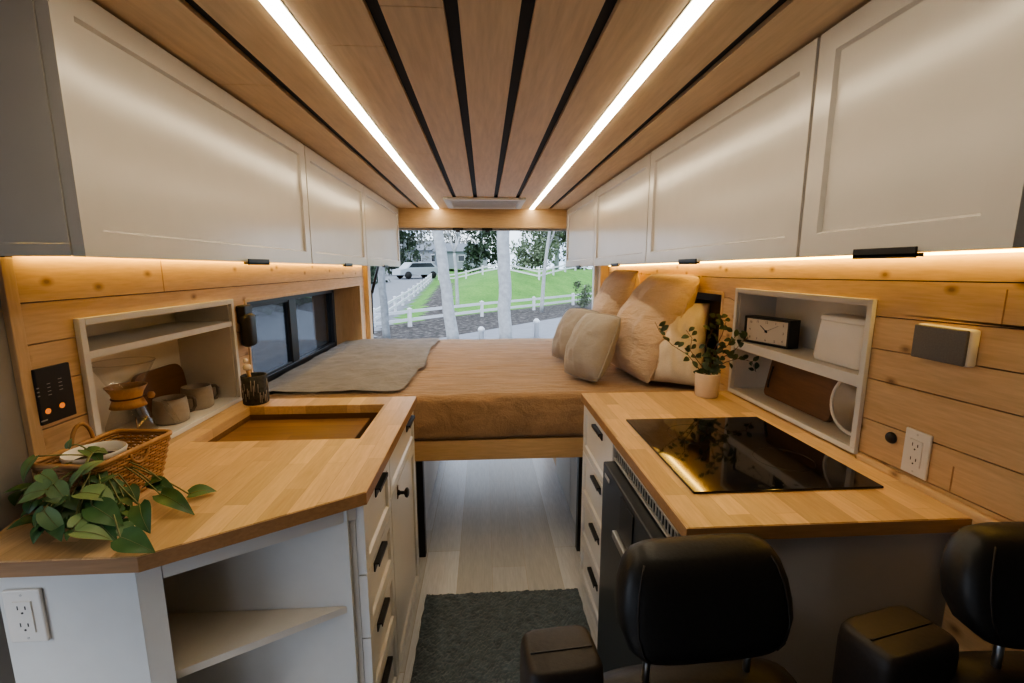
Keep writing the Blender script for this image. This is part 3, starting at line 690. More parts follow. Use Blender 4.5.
# ------------------------------------------------------------------ right kitchen
bm = nb(); prism(bm, [(.411, .838), (1.038, .838), (1.038, 1.150), (1.052, 1.152), (1.052, 1.857), (.408, 1.857)], ZB, ZC, 0, 1)
bm.normal_update()
es = [e for e in bm.edges if all(abs(v.co.z-ZC) < 1e-4 for v in e.verts)]
bmesh.ops.bevel(bm, geom=es, offset=.002, segments=2, affect='EDGES')
one('worktop', bm, [M['butcher'], M['butcher_end']], 'straight butcher block worktop on the right carrying the cooktop', 'countertop')
drawer_unit('drawer_cabinet', 'white four drawer cabinet on the right between fridge and bed', -1, .420, 1.04, 1.405, 1.852, [(.055, .240, .212), (.240, .434, .405), (.434, .636, .607), (.636, .846, .815)], (1.535, 1.645), 'base cabinets')
t = thing('fridge_housing', 'white cabinet housing below the right worktop, its plain panel facing the seats', 'cabinet', (.75, .9, 0), 'base cabinets')
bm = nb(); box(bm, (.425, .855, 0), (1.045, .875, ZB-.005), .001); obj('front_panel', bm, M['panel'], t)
bm = nb(); box(bm, (1.0, .876, 0), (1.045, 1.397, ZB-.005)); box(bm, (.44, 1.380, 0), (.999, 1.397, ZB-.005)); obj('carcass', bm, M['niche'], t)
t = thing('fridge', 'charcoal compact fridge built in under the right worktop behind the seat', 'fridge', (.66, 1.13, .06))
bm = nb(); box(bm, (.430, .880, .06), (.95, 1.372, .800), .004); obj('body', bm, M['fridge'], t)
bm = nb(); box(bm, (.379, .880, .075), (.429, 1.370, .801), .005); d = obj('door', bm, M['fridge'], t)
bm = nb(); box(bm, (.3755, 1.06, .62), (.378, 1.17, .785), .001); obj('handle_recess', bm, M['black'], d)
bm = nb(); box(bm, (.362, 1.072, .645), (.377, 1.195, .668), .004); obj('handle', bm, M['steel'], d)
bm = nb(); box(bm, (.3755, 1.285, .765), (.3768, 1.335, .777)); obj('badge', bm, M['alu'], d)
t = thing('fridge_vent', 'metal louvre vent strip between fridge and right worktop', 'vent', (.43, 1.12, .8195))
bm = nb(); frame_yz(bm, .412, .424, .878, 1.372, .8075, .8535, .006, .001); obj('frame', bm, M['alu'], t)
bm = nb()
for k in range(26): box(bm, (.4165, .884+k*.0190, .8135), (.4195, .888+k*.0190, .8475))
obj('louvres', bm, M['alu'], t)
bm = nb(); box(bm, (.4202, .880, .8135), (.4225, 1.37, .8475)); obj('vent_back', bm, M['dark'], t)
# cooktop
t = thing('cooktop', 'black glass induction cooktop set on the right worktop', 'cooktop', (.725, 1.235, ZC))
bm = nb(); box(bm, (.489, .974, ZC+.0003), (.962, 1.496, ZC+.006), .0015); obj('glass_plate', bm, M['hobglass'], t)
for x, y, r in ((.67, 1.34, .09), (.82, 1.14, .075)):
    bm = nb(); n = 48; tube(bm, [(x+r*math.cos(2*PI*k/n), y+r*math.sin(2*PI*k/n), ZC+.0060) for k in range(n)], .0006, 4, closed=True); obj('zone_ring', bm, M['hobmark'], t)
for k in range(5): bm = nb(); box(bm, (.66+k*.03, .990, ZC+.0058), (.668+k*.03, .998, ZC+.0063)); obj('touch_control', bm, M['hobmark'], t)
# potted plant on the right worktop
px_, py_ = .918, 1.782
t = thing('potted_plant', 'small leafy branching plant in a pale pot at the right worktop corner', 'plant', (px_, py_, ZC))
bm = nb(); lathe(bm, [(.0, .0005), (.040, .0005), (.044, .004), (.049, .098), (.046, .1), (.043, .095), (.042, .085), (0, .085)], (px_, py_, ZC), 32); obj('pot', bm, M['ceramic'], t, smooth=True, auto=50)
bm = nb(); lathe(bm, [(.0425, .083), (.02, .089), (0, .090)], (px_, py_, ZC), 20); obj('soil', bm, M['soil'], t)
def leaf(bm, base, tip, wd, up=(0, 0, 1), fold=.25, curl=.15, shape='heart', mi=0, n=8, rib=None):
    """curved leaf blade from base to tip"""
    base = Vector(base); tip = Vector(tip); d = tip-base; L = d.length
    if L < 1e-6: return
    d /= L; s = d.cross(Vector(up))
    if s.length < 1e-3: s = d.cross(Vector((1, .2, 0)))
    s.normalize(); nrm = s.cross(d).normalized(); rows = []
    for i in range(n+1):
        q = i/n
        if shape == 'heart': wv = (math.sin(PI*min(1, (q*.93+.07))**.72))**.85*(1-.25*q)
        else: wv = math.sin(PI*(q*.94+.03))**.8
        wv = max(wv, .02)*wd/2*(.86 if shape == 'heart' else 1); c = base+d*(L*q)+nrm*(curl*L*(math.sin(PI*q)*.6-q*q*.5)); row = []
        for k in (-1, -.55, 0, .55, 1):
            back = -.10*L*max(0, abs(k)-.2)*(1-q)**3 if shape == 'heart' else 0
            row.append(bm.verts.new(c+s*(wv*k)+nrm*(abs(k)*wv*fold)+d*back))
        rows.append(row)
    if rib is not None: tube(rib, [r_[2].co+nrm*.0004 for r_ in rows], [.0011*(1-.8*i/n) for i in range(n+1)], 4)
    for A, B in zip(rows, rows[1:]):
        for k in range(4):
            f = bm.faces.new((A[k], A[k+1], B[k+1], B[k])); f.material_index = mi; f.smooth = True
bmL, bmS = nb(), nb(); R2 = random.Random(3); root = Vector((px_, py_, ZC+.085))
branches = [((703, 374), (688, 355), (672, 345), (660, 332), (655, 322)), ((706, 372), (697, 360), (690, 350), (692, 338), (686, 330)), ((710, 370), (714, 350), (722, 335), (726, 322), (716, 316)),
            ((712, 370), (722, 358), (735, 350), (742, 342), (748, 338)), ((712, 370), (726, 362), (740, 358), (752, 362), (756, 372)), ((708, 372), (712, 356), (706, 345), (712, 330), (724, 328)), ((711, 370), (718, 352), (728, 345), (736, 336))]
for bi, br in enumerate(branches):
    yy = py_+R2.uniform(-.03, .03); pts = [root]
    for i, (a, b) in enumerate(br): pts.append(at(a, b, 'y', py_+(yy-py_)*i/len(br)-.015*i*(1 if bi in (3, 4, 6) else .3)))
    tube(bmS, pts, [.0022]+[.0018-.0002*i for i in range(len(br))], 6)
    for i in range(1, len(pts)):
        for j in range(4 if bi in (2, 5, 6) else 3):
            q = R2.random(); p = pts[i-1].lerp(pts[i], q) if i > 1 else pts[1].lerp(pts[0], q*.4)
            d = Vector((R2.uniform(-1, 1), R2.uniform(-.7, .3), R2.uniform(-.45, .75))).normalized(); L = R2.uniform(.022, .036)
            tube(bmS, [p, p+d*.008], .0007, 4)
            leaf(bmL, p+d*.007, p+d*(.007+L), L*.62, up=(R2.uniform(-.6, .6), -1, R2.uniform(0, .9)), fold=.12, curl=.2, shape='oval', n=5)
obj('foliage', bmL, M['leaf2'], t); obj('stems', bmS, M['twig'], t)

# ------------------------------------------------------------------ basket with trailing plant
t = thing('wicker_basket', 'brown woven wicker basket on the left worktop in front of the niche', 'basket', (-.868, 1.05, ZC))
bc = Vector((-.876, 1.056)); rz = math.radians(-6); ux = Vector((math.cos(rz), math.sin(rz))); uy = Vector((-math.sin(rz), math.cos(rz)))
def bpt(a, b, z): p = bc+ux*a+uy*b; return Vector((p.x, p.y, z))
def rim_path(hw, hl, n, r=.02):
    pts = []
    for cx_, cy_, a0 in ((hw-r, hl-r, 0), (-hw+r, hl-r, 90), (-hw+r, -hl+r, 180), (hw-r, -hl+r, 270)):
        for k in range(5): a = math.radians(a0+90*k/4); pts.append((cx_+r*math.cos(a), cy_+r*math.sin(a)))
    # resample evenly
    segs = []; tot = 0
    for p, q in zip(pts, pts[1:]+pts[:1]): l = math.hypot(q[0]-p[0], q[1]-p[1]); segs.append((p, q, l)); tot += l
    out = []
    for i in range(n):
        s = tot*i/n
        for p, q, l in segs:
            if s <= l: out.append((p[0]+(q[0]-p[0])*s/l if l else p[0], p[1]+(q[1]-p[1])*s/l if l else p[1])); break
            s -= l
    return out
Z0, Z1 = ZC+.004, 1.008; nst = 44; bm = nb()
def bdim(z): q = (z-Z0)/(Z1-Z0); return .056+.020*q, .083+.022*q
for r_ in range(15):
    z = Z0+.004+r_*(Z1-Z0-.012)/14; hw, hl = bdim(z); base = rim_path(hw, hl, nst*3); pts = []
    for i, p in enumerate(base):
        k = .0022*math.cos(PI*(i/3+r_)); L = math.hypot(*p); pts.append(bpt(p[0]*(1+k/L), p[1]*(1+k/L), z))
    tube(bm, pts, .0034, 5, closed=True)
obj('weave', bm, M['cane'], t)
bm = nb()
b0, b1 = rim_path(*bdim(Z0), nst), rim_path(*bdim(Z1), nst)
for p, q in zip(b0, b1): tube(bm, [bpt(p[0], p[1], Z0), bpt(q[0], q[1], Z1)], .0022, 5)
obj('stakes', bm, M['cane'], t)
bm = nb(); tube(bm, [bpt(p[0], p[1], Z1) for p in rim_path(*bdim(Z1), 80)], .006, 8, closed=True)
for i, p in enumerate(rim_path(*bdim(Z1), 80)):
    pass
obj('rim', bm, M['cane'], t)
bm = nb(); hw, hl = bdim(Z0); prism(bm, [tuple(bpt(a, b, 0).xy) for a, b in ((-hw, -hl), (hw, -hl), (hw, hl), (-hw, hl))], ZC+.0008, Z0+.002); obj('base', bm, M['cane'], t)
hw, hl = bdim(Z1)
bm = nb(); tube(bm, [bpt(-hw, .018+.026*math.cos(a), Z1-.004+.052*math.sin(a)) for a in [PI*k/12 for k in range(13)]], .0042, 8); obj('handle', bm, M['cane'], t)
bm = nb(); tube(bm, [bpt(hw, .0+.024*math.cos(a), Z1-.004-.030*math.sin(a)) for a in [PI*k/12 for k in range(13)]], .004, 8); obj('handle', bm, M['cane'], t)

t = thing('trailing_plant', 'trailing green leafy vine spilling from a white rimmed pot in the basket', 'plant', (-.875, 1.02, ZC+.01))
pc = bpt(-.005, -.025, 0)
bm = nb(); lathe(bm, [(0, .008), (.042, .008), (.052, .09), (.056, .112), (.058, .118), (.056, .122), (.052, .118), (.049, .10), (0, .098)], (pc.x, pc.y, ZC), 30); obj('pot', bm, M['plastic'], t, smooth=True, auto=50)
bm = nb(); lathe(bm, [(.0495, .0985), (.03, .105), (0, .107)], (pc.x, pc.y, ZC), 20); obj('soil', bm, M['soil'], t)
def zp(zx, zy): return zx/4.655, 420+zy/4.655
# blades measured on the photo: base, tip (crop coordinates), height of base and tip above the worktop, width, pale
VL = [((880, 345), (1008, 325), .012, .010, .050, 0), ((745, 345), (900, 432), .035, .010, .050, 0), ((700, 285), (822, 340), .050, .030, .042, 0), ((750, 280), (635, 340), .055, .030, .040, 0),
      ((650, 395), (692, 525), .050, .012, .052, 0), ((560, 545), (716, 612), .030, .010, .060, 0), ((345, 520), (525, 552), .045, .020, .042, 1), ((372, 340), (540, 376), .090, .070, .066, 1),
      ((430, 400), (572, 492), .070, .035, .062, 0), ((380, 250), (488, 182), .120, .135, .040, 1), ((392, 232), (305, 342), .125, .085, .030, 1), ((218, 325), (72, 380), .100, .070, .062, 1),
      ((168, 170), (98, 288), .135, .095, .034, 1), ((205, 425), (302, 532), .070, .020, .040, 1), ((205, 415), (156, 528), .065, .015, .034, 0), ((150, 380), (130, 440), .060, .040, .03, 0),
      ((395, 138), (480, 200), .135, .115, .044, 0), ((318, 132), (332, 84), .140, .160, .018, 1), ((190, 250), (280, 305), .120, .100, .036, 1), ((560, 385), (490, 470), .060, .030, .05, 0),
      ((285, 430), (345, 500), .055, .02, .042, 0), ((345, 500), (425, 420), .05, .06, .040, 1), ((250, 300), (320, 385), .105, .07, .044, 1), ((100, 330), (62, 395), .085, .05, .034, 0),
      ((470, 300), (560, 250), .09, .10, .040, 0), ((440, 150), (500, 150), .13, .135, .026, 1), ((590, 400), (560, 470), .045, .02, .045, 0), ((220, 440), (190, 530), .05, .012, .05, 0),
      ((500, 420), (600, 440), .055, .03, .05, 0), ((460, 480), (540, 560), .03, .01, .045, 0), ((300, 380), (230, 440), .08, .05, .04, 0), ((420, 250), (500, 300), .1, .08, .05, 0), ((600, 310), (640, 390), .06, .03, .035, 0)]
bmL, bmP, bmS = nb(), nb(), nb(); R3 = random.Random(11)
proot = Vector((pc.x, pc.y, ZC+.105))
for (b_, t_, hb, ht, wd, pale) in VL:
    P0 = at(*zp(*b_), 'z', ZC+hb); P1 = at(*zp(*t_), 'z', ZC+ht)
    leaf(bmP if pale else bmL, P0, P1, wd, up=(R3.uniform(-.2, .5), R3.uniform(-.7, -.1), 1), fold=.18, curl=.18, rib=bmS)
    mid = (P0+proot)/2+Vector((R3.uniform(-.015, .015), R3.uniform(-.015, .015), R3.uniform(.0, .04)))
    pts = []
    for k in range(9):
        q = k/8; pts.append(proot*(1-q)**2+mid*2*q*(1-q)+P0*q*q)
    for p in pts: p.z = max(p.z, ZC+.006)
    tube(bmS, pts, .0016, 5)
# a few darker inner leaves filling the clump
for k in range(64):
    a = zp(R3.uniform(175, 600), R3.uniform(240, 505)); hh = max(.012, .11-(a[1]-470)*.0013)*R3.uniform(.5, .9)
    P0 = at(*a, 'z', ZC+hh); d = Vector((R3.uniform(-1, 1), R3.uniform(-1, .3), R3.uniform(-.5, .4))).normalized()*R3.uniform(.035, .06)
    P1 = P0+d; P1.z = max(P1.z, ZC+.008)
    leaf(bmL, P0, P1, d.length*.7, up=(R3.uniform(-.5, .5), -.4, 1), fold=.2, curl=.2)
for b_ in (bmL, bmP):
    for v in b_.verts:
        if v.co.z < ZC+.002: v.co.z = ZC+.002
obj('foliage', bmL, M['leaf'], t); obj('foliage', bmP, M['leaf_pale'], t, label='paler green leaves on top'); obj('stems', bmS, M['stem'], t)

# ------------------------------------------------------------------ bed
ZM = .83
t = thing('bed', 'raised bed across the van under a rust brown coverlet', 'bed', (.03, 2.9, 0))
bm = nb(); nx, ny = 70, 60; x0, x1, y0, y1 = -1.04, 1.05, 2.062, 3.74; grid = []
prof = []   # section: up the front face then back over the top
for k in range(10): prof.append((0, .618+.012*0+(ZM-.04-.618)*k/9))
for k in range(1, 7): a = PI/2*k/6; prof.append((.04-.04*math.cos(a), ZM-.04+.04*math.sin(a)))
for k in range(1, 46): prof.append((.04+(y1-y0-.04)*k/45, ZM))
for i in range(nx+1):
    x = x0+(x1-x0)*i/nx; row = []
    for j, (dy, z) in enumerate(prof):
        w_ = .006*noise.noise(Vector((x*3, dy*9+z*14, 0)))+.004*noise.noise(Vector((x*9, dy*14+z*30, 5)))
        y = y0+dy; zz = z
        if j < 13: y -= w_*1.6+.006*math.sin(PI*min(1, j/9))
        if j >= 10: zz += w_
        row.append(bm.verts.new((x if -.99 < x < 1.04 else x, y, zz)))
    grid.append(row)
for A, B in zip(grid, grid[1:]):
    for k in range(len(prof)-1): f = bm.faces.new((A[k], B[k], B[k+1], A[k+1])); f.smooth = True
for ring in ([g[0] for g in grid], [g[-1] for g in grid]): pass
bq = [bm.verts.new((p.co.x, p.co.y, .618)) for p in (grid[0][-1], grid[-1][-1])]
bm.faces.new([g[0] for g in grid]+[bq[1], bq[0]]); bm.faces.new([g[-1] for g in reversed(grid)]+[bq[0], bq[1]])
bm.faces.new([grid[0][k] for k in range(len(prof))]+[bq[0]]); bm.faces.new([grid[-1][k] for k in reversed(range(len(prof)))]+[bq[1]])
obj('mattress', bm, M['bed'], t)
bm = nb(); box(bm, (-.985, 2.070, .505), (1.05, 2.105, .606), .004); obj('front_rail', bm, M['pine_x'], t)
bm = nb(); box(bm, (-.985, 2.106, .585), (1.05, 3.72, .616)); obj('platform', bm, M['pine_x'], t)
for x in (-.318, .470):
    bm = nb(); box(bm, (x-.016, 2.075, .0), (x+.016, 2.115, .504), .002); obj('leg', bm, M['black'], t)
# under-bed boxes beside the aisle
t = thing('storage_locker', 'white panelled locker under the left half of the bed', 'cabinet', (-.65, 2.9, 0))
bm = nb(); box(bm, (-.985, 2.12, 0), (-.350, 3.72, .584)); obj('carcass', bm, M['paint_flat'], t)
bm = nb(); box(bm, (-.349, 2.12, .02), (-.336, 3.70, .57), .002); obj('side_panel', bm, M['paint_flat'], t)
t = thing('storage_locker', 'grey white panelled locker under the right half of the bed', 'cabinet', (.76, 2.9, 0))
bm = nb(); box(bm, (.505, 2.12, 0), (1.05, 3.72, .584)); obj('carcass', bm, M['pine_v'], t)
for a, b in ((2.12, 2.46), (2.475, 2.98)):
    bm = nb(); box(bm, (.490, a, .01), (.504, b, .575), .002); obj('side_panel', bm, M['paint_flat'], t)
# grey throw
bm = nb(); nx, ny = 46, 60; g = []
for i in range(nx+1):
    row = []
    for j in range(ny+1):
        q = j/ny; y = 2.105+(3.68-2.105)*q
        xr = -.385+.018*math.sin(q*7)+.02*noise.noise(Vector((q*6, 2, 1)))+(.02 if q > .3 else -.01)
        x = -1.11+(xr+1.11)*i/nx; yy = y+(.008*noise.noise(Vector((x*30, 0, 0))) if j == 0 else 0)
        z = ZM+.018+.006*noise.noise(Vector((x*5, y*4, 2)))+.004*noise.noise(Vector((x*14, y*11, 7)))
        z -= .012*max(0, min(1, (-.985-x)/.06))
        row.append(bm.verts.new((x, yy, z)))
    g.append(row)
for A, B in zip(g, g[1:]):
    for k in range(ny): f = bm.faces.new((A[k], B[k], B[k+1], A[k+1])); f.smooth = True
for v in list(bm.verts): pass
ret = bmesh.ops.solidify(bm, geom=list(bm.faces), thickness=.007)
for k in range(60):
    x = -.98+k*.0098; tube(bm, [(x, 2.108, ZM+.014), (x+R.uniform(-.004, .004), 2.090, ZM+.008)], .0015, 4)
one('throw_blanket', bm, M['blanket'], 'grey brown throw spread over the left half of the bed', 'blanket')

# ------------------------------------------------------------------ pillows
def pillow(name, label, cat, mat, org, u, v, w, h, th, seed, group, pinch=.07, sag=.12, seam=True, wrk=1.0, rnd=.05):
    t = thing(name, label, cat, org, group); n = 30; bm = nb(); top, bot = [], []
    def shape(a, b, sgn):
        ea = (1-abs(a)**2.1); eb = (1-abs(b)**2.1)
        k = max(0, ea*eb)**.52; k *= 1-.35*sag*b
        cr = 1-rnd*(a*a*b*b)
        x = cr*a*w/2*(1-pinch*(1-abs(b)**1.5)*abs(a)**3); z = h/2+cr*b*h/2*(1-pinch*(1-abs(a)**1.5)*abs(b)**3)
        wr = .014*noise.noise(Vector((a*2.2+seed, b*2.6, sgn*3+seed)))+.012*noise.noise(Vector((a*5+seed, b*2+a*3, seed+sgn*3)))
        rad = .006*math.sin(9*math.atan2(b, a)+seed)*math.hypot(a, b)
        y = sgn*(th/2*k+wrk*(wr+rad)*min(1, k*k*1.5))
        return (x, y, z)
    for sgn, rows in ((-1, top), (1, bot)):
        for i in range(n+1):
            rows.append([bm.verts.new(shape(-1+2*i/n, -1+2*j/n, sgn)) for j in range(n+1)])
        for A, B in zip(rows, rows[1:]):
            for k in range(n): f = bm.faces.new((A[k], B[k], B[k+1], A[k+1])); f.smooth = True
    bmesh.ops.remove_doubles(bm, verts=bm.verts, dist=1e-5)
    xform(bm, org, u, v); obj('cushion', bm, mat, t, smooth=True)
    if seam:
        ring = [(-1+2*i/20, -1) for i in range(20)]+[(1, -1+2*i/20) for i in range(20)]+[(1-2*i/20, 1) for i in range(20)]+[(-1, 1-2*i/20) for i in range(20)]
        bm = nb(); tube(bm, [shape(a, b, 0) for a, b in ring], .0045, 6, closed=True); xform(bm, org, u, v); obj('seam', bm, mat, t)
    return t
G = 'bed pillows'
pillow('pillow', 'large tan pillow against the right wall, nearest the camera', 'pillow', M['tan'], (.765, 2.385, ZM+.016), (-.10, 1, 0), (.25, .02, .53), .55, .60, .30, 1.3, G, sag=.7, pinch=.04, wrk=1.3)
pillow('pillow', 'large tan pillow against the right wall, farther back by the rear doors', 'pillow', M['tan'], (.84, 3.12, ZM+.012), (-.02, 1, 0), (.13, .06, .55), .54, .58, .28, 5.1, G, sag=.6, pinch=.04)
pillow('pillow', 'cream pillow tucked behind the plant, half hidden by the tan pillow', 'pillow', M['cream'], (.905, 2.115, ZM+.016), (.42, -.26, 0), (.10, .10, .42), .30, .43, .15, 8.7, G, seam=False)
pillow('cushion', 'small taupe cushion in front of the nearest tan pillow', 'cushion', M['taupe'], (.488, 2.275, ZM+.022), (.40, -.74, 0), (.13, .09, .33), .275, .36, .21, 2.2, 'taupe cushions', pinch=.01, seam=True, wrk=.5, rnd=.065)
pillow('cushion', 'small taupe cushion behind the other one, nearer the rear doors', 'cushion', M['taupe'], (.495, 2.72, ZM+.022), (.40, -.74, 0), (.13, .08, .33), .30, .34, .20, 6.4, 'taupe cushions', pinch=.01, seam=True, wrk=.5, rnd=.065)

# ------------------------------------------------------------------ rug
bm = nb(); nx, ny = 110, 110; g = []
for i in range(nx+1):
    row = []
    for j in range(ny+1):
        x = -.268+.672*i/nx; y = .95+.845*j/ny
        e = min(i, nx-i, j, ny-j); q = 0 if e == 0 else 1
        row.append(bm.verts.new((x+.004*noise.noise(Vector((y*20, 0, 0))), y+.005*noise.noise(Vector((x*20, 3, 0))), .001+q*(.014+.006*R.random()))))
    g.append(row)
for A, B in zip(g, g[1:]):
    for k in range(ny): bm.faces.new((A[k], B[k], B[k+1], A[k+1]))
one('rug', bm, M['rug'], 'dark slate grey shaggy rug in the aisle', 'rug')

# ------------------------------------------------------------------ front seats seen from the cab
def seat(label, hx, hy, hz, ang, hw, hh, arm, backw=.232):
    """hx, hy, hz: centre of the headrest; ang: turn about z"""
    t = thing('van_seat', label, 'seat', (hx, hy, 0), 'front seats')
    u = Vector((math.cos(ang), math.sin(ang), 0)); v = Vector((-math.sin(ang), math.cos(ang), 0)); c = Vector((hx, hy, hz))
    bm = nb(); secs = []
    for q, kw, kd in ((-1.0, .60, .25), (-.97, .72, .50), (-.9, .82, .72), (-.7, .93, .92), (-.35, 1.0, 1.0), (0, 1.0, 1.0), (.35, .97, .95), (.65, .91, .84), (.85, .83, .66), (.95, .73, .45), (1.0, .58, .15)):
        secs.append((c+Vector((0, 0, q*hh))+v*(.02*q), hw*kw, .047*kd, u, v))
    soft(bm, secs, 36, 3.6); hr = obj('headrest', bm, M['leather'], t, smooth=True)
    bm = nb(); e = ((-.85, .85, .78), (-.7, .93, .92), (-.35, 1.0, 1.0), (0, 1.0, 1.0), (.35, .97, .95), (.65, .91, .84), (.80, .86, .71))
    def sp(q, kw, kd, f): return c+Vector((0, 0, q*hh))+v*(.02*q-.047*kd*(1-abs(f)**3.6)**(1/3.6)-.0006)+u*(hw*kw*f)
    bm.free()
    for s_ in (-1, 1): bm = nb(); tube(bm, [sp(q, kw, kd, s_*.86) for q, kw, kd in e], .0016, 6); obj('stitching', bm, M['leather2'], hr)
    for s in (-1, 1):
        bm = nb(); p = c+u*(s*.092)+Vector((0, 0, -hh+.02)); tube(bm, [p, p-Vector((0, 0, .13))], .0065, 10); obj('headrest_post', bm, M['steel'], hr)
        bm = nb(); q = p-Vector((0, 0, .115)); lathe(bm, [(.016, 0), (.019, .006), (.012, .018), (.0085, .02)], q-Vector((0, 0, .02)), 14); obj('post_collar', bm, M['blackplast'], hr, smooth=True)
    bm = nb(); zt = hz-hh-.075; secs = []
    for z, kw, kd, dy in ((.42, .95, .9, -.12), (.55, 1.0, 1.0, -.09), (zt-.16, .98, 1, -.03), (zt-.07, .92, .95, -.01), (zt-.02, .80, .8, 0), (zt, .62, .5, 0), (zt+.008, .45, .2, 0)):
        secs.append((Vector((hx, hy, z))+v*dy, backw*kw, .075*kd, u, v))
    soft(bm, secs, 32, 3.2); obj('backrest', bm, M['leather2'], t, smooth=True)
    bm = nb(); secs = []
    sc0 = Vector((hx, hy, 0))-v*.33
    for z, k in ((.28, .9), (.32, 1), (.40, 1), (.43, .93), (.44, .7)): secs.append((sc0+Vector((0, 0, z)), backw*k, .24*k, u, v))
    soft(bm, secs, 32, 4); obj('seat_cushion', bm, M['leather'], t, smooth=True)
    bm = nb(); box(bm, (hx-.2, hy-.5, .0), (hx+.2, hy-.1, .279), .01); obj('seat_base', bm, M['blackplast'], t)
    if arm:
        ac, aw, ad, az, aa = arm; au = Vector((math.cos(aa), math.sin(aa), 0)); av = Vector((-math.sin(aa), math.cos(aa), 0)); bm = nb(); secs = []
        for z, k in ((az-.36, .8), (az-.30, .95), (az-.10, 1), (az-.03, 1.0), (az-.010, .97), (az-.002, .90), (az, .80)):
            secs.append((Vector((ac[0], ac[1], z)), aw*k, ad*k, au, av))
        soft(bm, secs, 36, 6); ar = obj('armrest', bm, M['leather2'], t, smooth=True)
        bm = nb(); tube(bm, [Vector((ac[0], ac[1], az+.0005))+au*(aw*.82*k/5)-av*.005 for k in range(-5, 6)], .0015, 6); obj('stitching', bm, M['leather'], ar)
    return t
seat('black leather seat with wide headrest in front of the fridge', .361, .665, .877, math.radians(3), .148, .088, ((.118, .640), .062, .050, .813, math.radians(5)))
seat('black leather seat at the right edge, in front of the right wall', .930, .600, .922, math.radians(-4), .190, .086, ((.695, .640), .084, .050, .815, math.radians(12)))

# ------------------------------------------------------------------ outside
M['grass'] = NT('lawn').m if False else None
tg = NT('lawn grass'); v = tg.mapping((1, 1, 1)); n1 = tg.noise(v, .9, 5); n2 = tg.noise(v, 9, 4)
M['grass'] = tg.bsdf(tg.mix(.5, tg.ramp(n1, [(.35, (.045, .17, .012)), (.7, (.13, .29, .045))]), tg.ramp(n2, [(.3, (.03, .13, .012)), (.7, (.17, .34, .06))])), .9, 0, n2, .5, .05)
td = NT('mulch'); v = td.mapping((1, 1, 1)); n1 = td.noise(v, 5, 6, .7)
M['mulch'] = td.bsdf(td.ramp(n1, [(.38, (.018, .016, .015)), (.52, (.06, .05, .045)), (.68, (.22, .20, .19))]), .95, 0, n1, .8, .06)
M['pave'] = plain('pale pavement', (.21, .215, .235), .8, var=.08, scale=3)
M['asphalt'] = plain('pale asphalt', (.185, .19, .205), .85, var=.08, scale=3)
M['fence'] = plain('white fence paint', (.60, .61, .63), .6, var=.02)
M['trunk'] = plain('pale bark', (.36, .365, .37), .8, var=.16, scale=9, bstr=.4)
M['greybark'] = plain('grey bark', (.22, .23, .24), .85, var=.2, scale=9, bstr=.4)
M['darkleaf'] = plain('dark foliage', (.035, .06, .03), .8, var=.4, scale=2)
M['midleaf'] = plain('grey green foliage', (.12, .15, .09), .8, var=.35, scale=2)
M['greyleaf'] = plain('grey twigs', (.17, .17, .15), .8, var=.3, scale=2)
M['house'] = plain('house siding', (.26, .28, .31), .7)
M['roofm'] = plain('roof shingles', (.16, .17, .19), .8)
M['carw'] = plain('white car paint', (.34, .36, .39), .3)
M['carg'] = plain('car glass', (.03, .035, .04), .1)
FA, FB = Vector((-2.54, 15.6)), Vector((4.77, 24.3)); FD = (FB-FA).normalized(); FN = Vector((-FD.y, FD.x))
def sm(x, a, b): q = max(0, min(1, (x-a)/(b-a))); return q*q*(3-2*q)
def sdist(x, y): return (Vector((x, y))-FA).dot(FN)
def gh(x, y):
    s = sdist(x, y)
    return -.6+.030*max(0, y-15)*sm(x, 3, -6)+1.75*sm(s, .5, 7)*sm(x, -4.5, 2.0)
def fr_(a, b, st):
    n = max(1, round((b-a)/st)); return [a+(b-a)*i/n for i in range(n+1)]
LS = fr_(-26, 46, .5); SS = fr_(-19, -2.6, .8)[:-1]+fr_(-2.6, .8, .34)[:-1]+fr_(.8, 52, .35)
def terrain(name, z, mat):
    bm = nb(); g = {}
    def pt(l, q): return FA+FD*l+FN*q
    def V(i, j):
        if (i, j) not in g: p = pt(LS[i], SS[j]); g[(i, j)] = bm.verts.new((p.x, p.y, gh(p.x, p.y)))
        return g[(i, j)]
    for i in range(len(LS)-1):
        for j in range(len(SS)-1):
            p = pt((LS[i]+LS[i+1])/2, (SS[j]+SS[j+1])/2)
            if p.y > 4.35 and zone(p.x, p.y) == z: f = bm.faces.new((V(i, j), V(i+1, j), V(i+1, j+1), V(i, j+1))); f.smooth = True
    return struct(name, bm, mat)
def zone(x, y):
    s = sdist(x, y); lf = x-(-3.3+(y-17.7)*(-2.5/42.3))      # right of the road fence
    if s < -2.6: return 'p'
    if s < .8: return 'm' if lf > -.3 else 'p'
    if lf < 0: return 'r'
    if .8 < lf < 2.0 and 17 < y < 36: return 'm'
    return 'g'
terrain('pavement', 'p', M['pave'])
terrain('ground_bed', 'm', M['mulch'])
terrain('road', 'r', M['asphalt'])
terrain('lawn', 'g', M['grass'])
bm = nb(); n = 40
box(bm, (-120, 60, -1.2), (120, 200, .6)); box(bm, (-120, -30, -.9), (120, 60, -.72)); struct('ground_far', bm, M['midleaf'])
bm = nb(); box(bm, (-40, -30, -.715), (40, 4.7, -.605)); struct('ground', bm, M['asphalt'])

